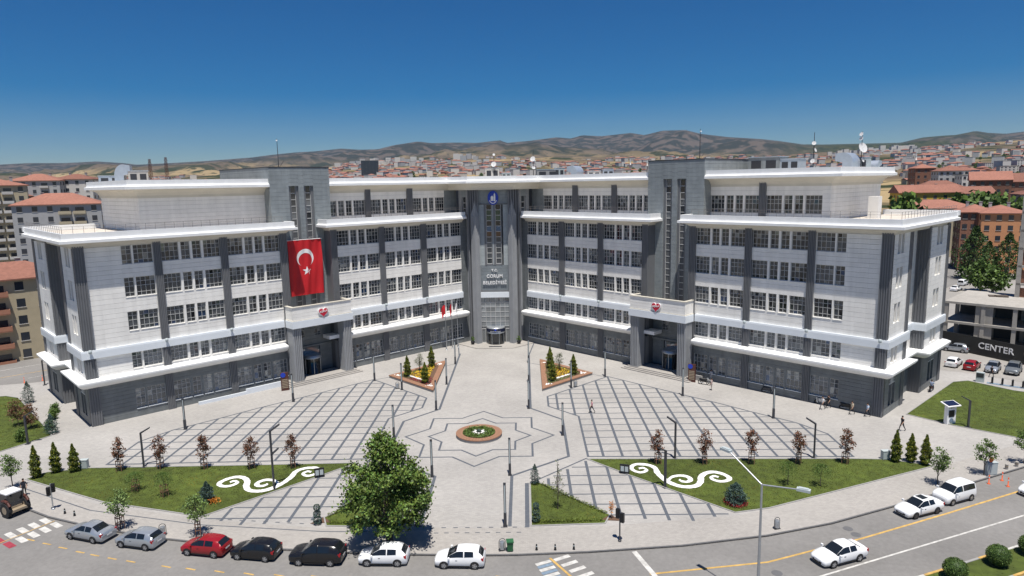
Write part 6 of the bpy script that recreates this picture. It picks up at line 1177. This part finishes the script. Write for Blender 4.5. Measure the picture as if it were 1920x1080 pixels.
b = MB(); ring = [(1.0 * math.cos(a), 1.0 * math.sin(a)) for a in np.linspace(-.75, math.pi + .75, 20)]; inn = [(.45 * math.cos(a), .45 * math.sin(a)) for a in np.linspace(-.75, math.pi + .75, 20)]
b.add([(x, 0, z) for x, z in ring] + [(x, 0, z) for x, z in inn], [(k, k + 1, 21 + k, 20 + k) for k in range(19)]); b.add([(.73, 0, -.68), (0, 0, -1.55), (-.73, 0, -.68), (-.33, 0, -.31), (0, 0, -.75), (.33, 0, -.31)], [(0, 1, 4, 5), (1, 2, 3, 4)]); o = b.build('pin_logo', 'bronze', t, (10.6, -.1, 1.75), recalc=False)
# low park wall and trees left
def leaf_tree_mesh(h, r_, n, size, base=.25):
    P, C = crown_pts([(h * base, r_ * .5), (h * .5, r_), (h * .75, r_ * .8), (h, r_ * .15)], n, 14, r_ * .16, .35); me = leaves(P, size, (.5, 1.5), asp=.8); return me
TV = [(leaf_tree_mesh(7, 3.0, 90, .34), trunk_mesh(5, .18, [], .1, 5)) for _ in range(3)]; CV = []
for _ in range(2): P, rad = conifer(11, 3.0, 2600); CV.append((leaves(P, .28, (.5, 1.3), up=.4, asp=.5), trunk_mesh(9, .2, [], .02, 5)))
def town_tree(label, c, k, conif=False, mt='leaf', group=None, z=-.6):
    me, tr = random.choice(CV if conif else TV); t = thing('town_conifer' if conif else 'town_tree', label, 'tree', (*c, z), random.uniform(0, 6), group); t.scale = (k, k, k)
    if not me.materials: me.materials.append(MT[mt])
    put('crown', me, t); put('trunk', tr, t)
for me, _ in CV: me.materials.append(MT['leaf_conifer'])
for me, _ in TV: me.materials.append(MT['leaf'])
for px, D, k, cf, lab in ((1822, 200, 1.45, True, 'large dark conifer in front of the orange apartment block'), (1848, 205, 1.0, True, 'smaller dark conifer beside the large conifer'), (1885, 200, 1.25, True, 'dark conifer at the right of the orange block'), (1838, 178, 1.2, False, 'green street tree by the back right street, left one'), (1862, 172, 1.1, False, 'green street tree by the back right street, right one'), (1692, 250, 3.3, False, 'broad tree beside the upper right roof corner'), (1706, 238, 2.5, False, 'tree below the yellow house'), (1795, 288, 3.1, False, 'tree row left of the orange block, left one'), (1828, 290, 3.2, False, 'wide tree in front of the brick blocks'), (1856, 288, 3.1, False, 'wide tree right of the brick blocks'), (1905, 262, 3.0, False, 'tree at the right picture edge above the orange block'), (1768, 285, 2.8, False, 'tree in the yellow house garden'), (1738, 290, 2.7, False, 'small tree under the long terracotta roof'), (40, 215, 1.0, False, 'tree in the park left of the white apartment block'), (20, 180, .9, False, 'tree behind the beige block roof'), (55, 165, 1.1, False, 'bushy tree right behind the beige block'), (64, 150, .9, False, 'small tree behind the left wing corner'), (8, 260, 1.2, False, 'tree at the foot of the tan tower')): town_tree(lab, at(px, D), k, cf)
# houses of the far town
def far_house(w, d, h, roof, wall, rh, wins=True):
    b = MB(); b.box(-w / 2, w / 2, -d / 2, d / 2, -6, h, 0); roof_mesh(b, w, d, h + .02, rh, roof, .5, 1)
    if wins:
        nf = max(1, int(h / 3)); nc = max(2, int(w / 3.4))
        for f_ in range(nf):
            for i in range(nc): x = -w / 2 + w * (i + .5) / nc; b.box(x - .75, x + .75, -d / 2 - .06, -d / 2 + .1, f_ * h / nf + .9, f_ * h / nf + 2.3, 2)
    return b, [wall, 'roof_tile' if roof != 'flat' else 'concrete', 'house_glass']
SPEC = [(14, 10, 9, 'hip', 'wall_white', 2.6), (18, 11, 12, 'hip', 'wall_white', 2.8), (12, 9, 7, 'gable', 'wall_beige', 2.4), (20, 12, 15, 'hip', 'wall_grey', 3), (11, 10, 6, 'hip', 'wall_brick', 2.5), (16, 12, 18, 'flat', 'wall_white', .5), (22, 10, 12, 'gable', 'wall_white', 3), (13, 11, 12, 'hip', 'wall_orange', 2.5)]
FH = [(lambda q: q[0].mesh('far_house', q[1]))(far_house(*s_)) for s_ in SPEC]
def cand(n):
    out = []
    while len(out) < n:
        px = random.uniform(-60, 1990); D = 430 + 2500 * random.random() ** 1.15
        if px < 600 and D > 1500 and random.random() < .6: continue
        x, y = at(px, D); z = terrain_h(x, y); yp = hor(px) - (z + 12 - 30) * 1280 / D
        lim = 346 if px < 160 else 338 if px < 400 else 318 if px < 620 else 333 if px < 1215 else 300 if px < 1430 else 318 if px < 1690 else 345
        if yp > lim: continue
        cl = mnoise.noise((x * .004, y * .004, 0))
        if cl < -.22 + (D - 1200) / 5000: continue
        out.append((x, y, z, D))
    return out
pl = sorted(cand(1500), key=lambda q: q[3])
DESC = ('small white house with hipped red roof', 'white block with hipped red roof', 'small beige house with gabled red roof', 'grey apartment block with hipped red roof', 'low brick house with red roof', 'tall white flat-roofed block', 'long white house with gabled red roof', 'orange block with hipped red roof')
AREA = ('left of the building', 'behind the left roof', 'behind the central roof', 'behind the right roof', 'on the right hillside')
for i, (x, y, z, D) in enumerate(pl[:280]):
    px = pxof(x, y); k = random.randrange(8); o = put('far_house', FH[k], None, (x, y, z - .5), random.choice((0, .3, -.3, .8, 1.57)) + random.uniform(-.15, .15)); s_ = random.uniform(.85, 1.2); o.scale = (s_, s_, s_ * random.uniform(.65, .95)); a_ = AREA[0 if px < 160 else 1 if px < 620 else 2 if px < 1215 else 3 if px < 1690 else 4]
    tag(o, DESC[k] + (' in the nearer town ' if D < 650 else ' in the middle distance ' if D < 950 else ' in the far town ') + a_, 'house', 'town houses ' + a_)
b = MB(); ix = {'wall_white': 0, 'wall_beige': 1, 'wall_grey': 2, 'wall_brick': 3, 'wall_orange': 0}
for (x, y, z, D) in pl[280:]:
    w, d, h, rf, wl, rh = random.choice(SPEC); s_ = random.uniform(.8, 1.2); a_ = random.uniform(0, 3.1); n0 = len(b.v); q = MB(); q.box(-w / 2, w / 2, -d / 2, d / 2, -6, h, ix[wl]); roof_mesh(q, w, d, h + .02, rh, rf, .5, 4 if rf != 'flat' else 2)
    ca, sa = math.cos(a_), math.sin(a_); b.add([(x + s_ * (ca * p[0] - sa * p[1]), y + s_ * (sa * p[0] + ca * p[1]), z + s_ * p[2] * .75) for p in q.v], q.f); b.m[-len(q.f):] = q.m
# white estate rows on the far slope
for px0, px1, D, n in ((618, 690, 3300, 16), (855, 905, 2900, 6), (1090, 1250, 3000, 18), (1540, 1700, 2800, 20), (640, 800, 2700, 14)):
    for k in range(n): x, y = at(px0 + (px1 - px0) * (k + random.uniform(.1, .9)) / n, D + random.uniform(-120, 120)); z = terrain_h(x, y); b.rbox((x, y), random.uniform(14, 26), 14, z - 6, z + random.uniform(12, 26), random.uniform(-.3, .3), random.choice((0, 0, 2)))
o = b.build('distant_town', ['wall_white', 'wall_beige', 'wall_grey', 'wall_brick', 'roof_tile'], recalc=True); o['kind'] = 'stuff'; tag(o, 'mass of red-roofed houses on the far slopes', 'town')
# trees between the far houses
for i in range(110):
    while True:
        px = random.uniform(-20, 1940); D = random.uniform(430, 1700); x, y = at(px, D); z = terrain_h(x, y)
        if hor(px) - (z + 9 - 30) * 1280 / D < (345 if px < 160 or px > 1690 else 330): break
    a_ = AREA[0 if px < 160 else 1 if px < 620 else 2 if px < 1215 else 3 if px < 1690 else 4]; town_tree('round green tree among the %s houses ' % ('nearer' if D < 700 else 'middle' if D < 1100 else 'far') + a_, (x, y), random.uniform(.9, 1.7), False, 'leaf', 'trees in the distant town ' + a_, z)
# minarets
for i, (px, D) in enumerate(((1182, 1500), (1213, 1400), (1702, 1300), (1897, 1200))):
    x, y = at(px, D); t = thing('minaret', 'slender white minaret in the far town, %s' % ('left of the right stair tower', 'just left of the right stair tower', 'above the right roof corner', 'at the far right')[i], 'minaret', (x, y, terrain_h(x, y)), 0, 'minarets'); b = MB(); b.lathe((0, 0, 0), [(1.6, 0), (1.5, 18), (2.2, 19), (2.2, 20), (1.2, 20.2), (1.1, 26)], 10); b.build('shaft', 'wall_white', t); b = MB(); b.lathe((0, 0, 26), [(1.3, 0), (.05, 7)], 10); b.build('spire', 'box_grey', t)
# air
b = MB(); b.box(-14800, 14800, -600, 13500, -3, 1150); hz_ = b.build('haze', 'wall_white'); hz_['kind'] = 'stuff'; tag(hz_, 'thin blue summer haze over the plain', 'haze')
hm = bpy.data.materials.new('haze'); hm.use_nodes = True; nt_ = hm.node_tree; nt_.nodes.remove(nt_.nodes['Principled BSDF']); pv = nt_.nodes.new('ShaderNodeVolumePrincipled'); pv.inputs['Color'].default_value = (.55, .72, 1, 1); pv.inputs['Density'].default_value = .000026; pv.inputs['Anisotropy'].default_value = .2
nt_.links.new(pv.outputs[0], nt_.nodes['Material Output'].inputs['Volume']); hz_.data.materials.clear(); hz_.data.materials.append(hm)
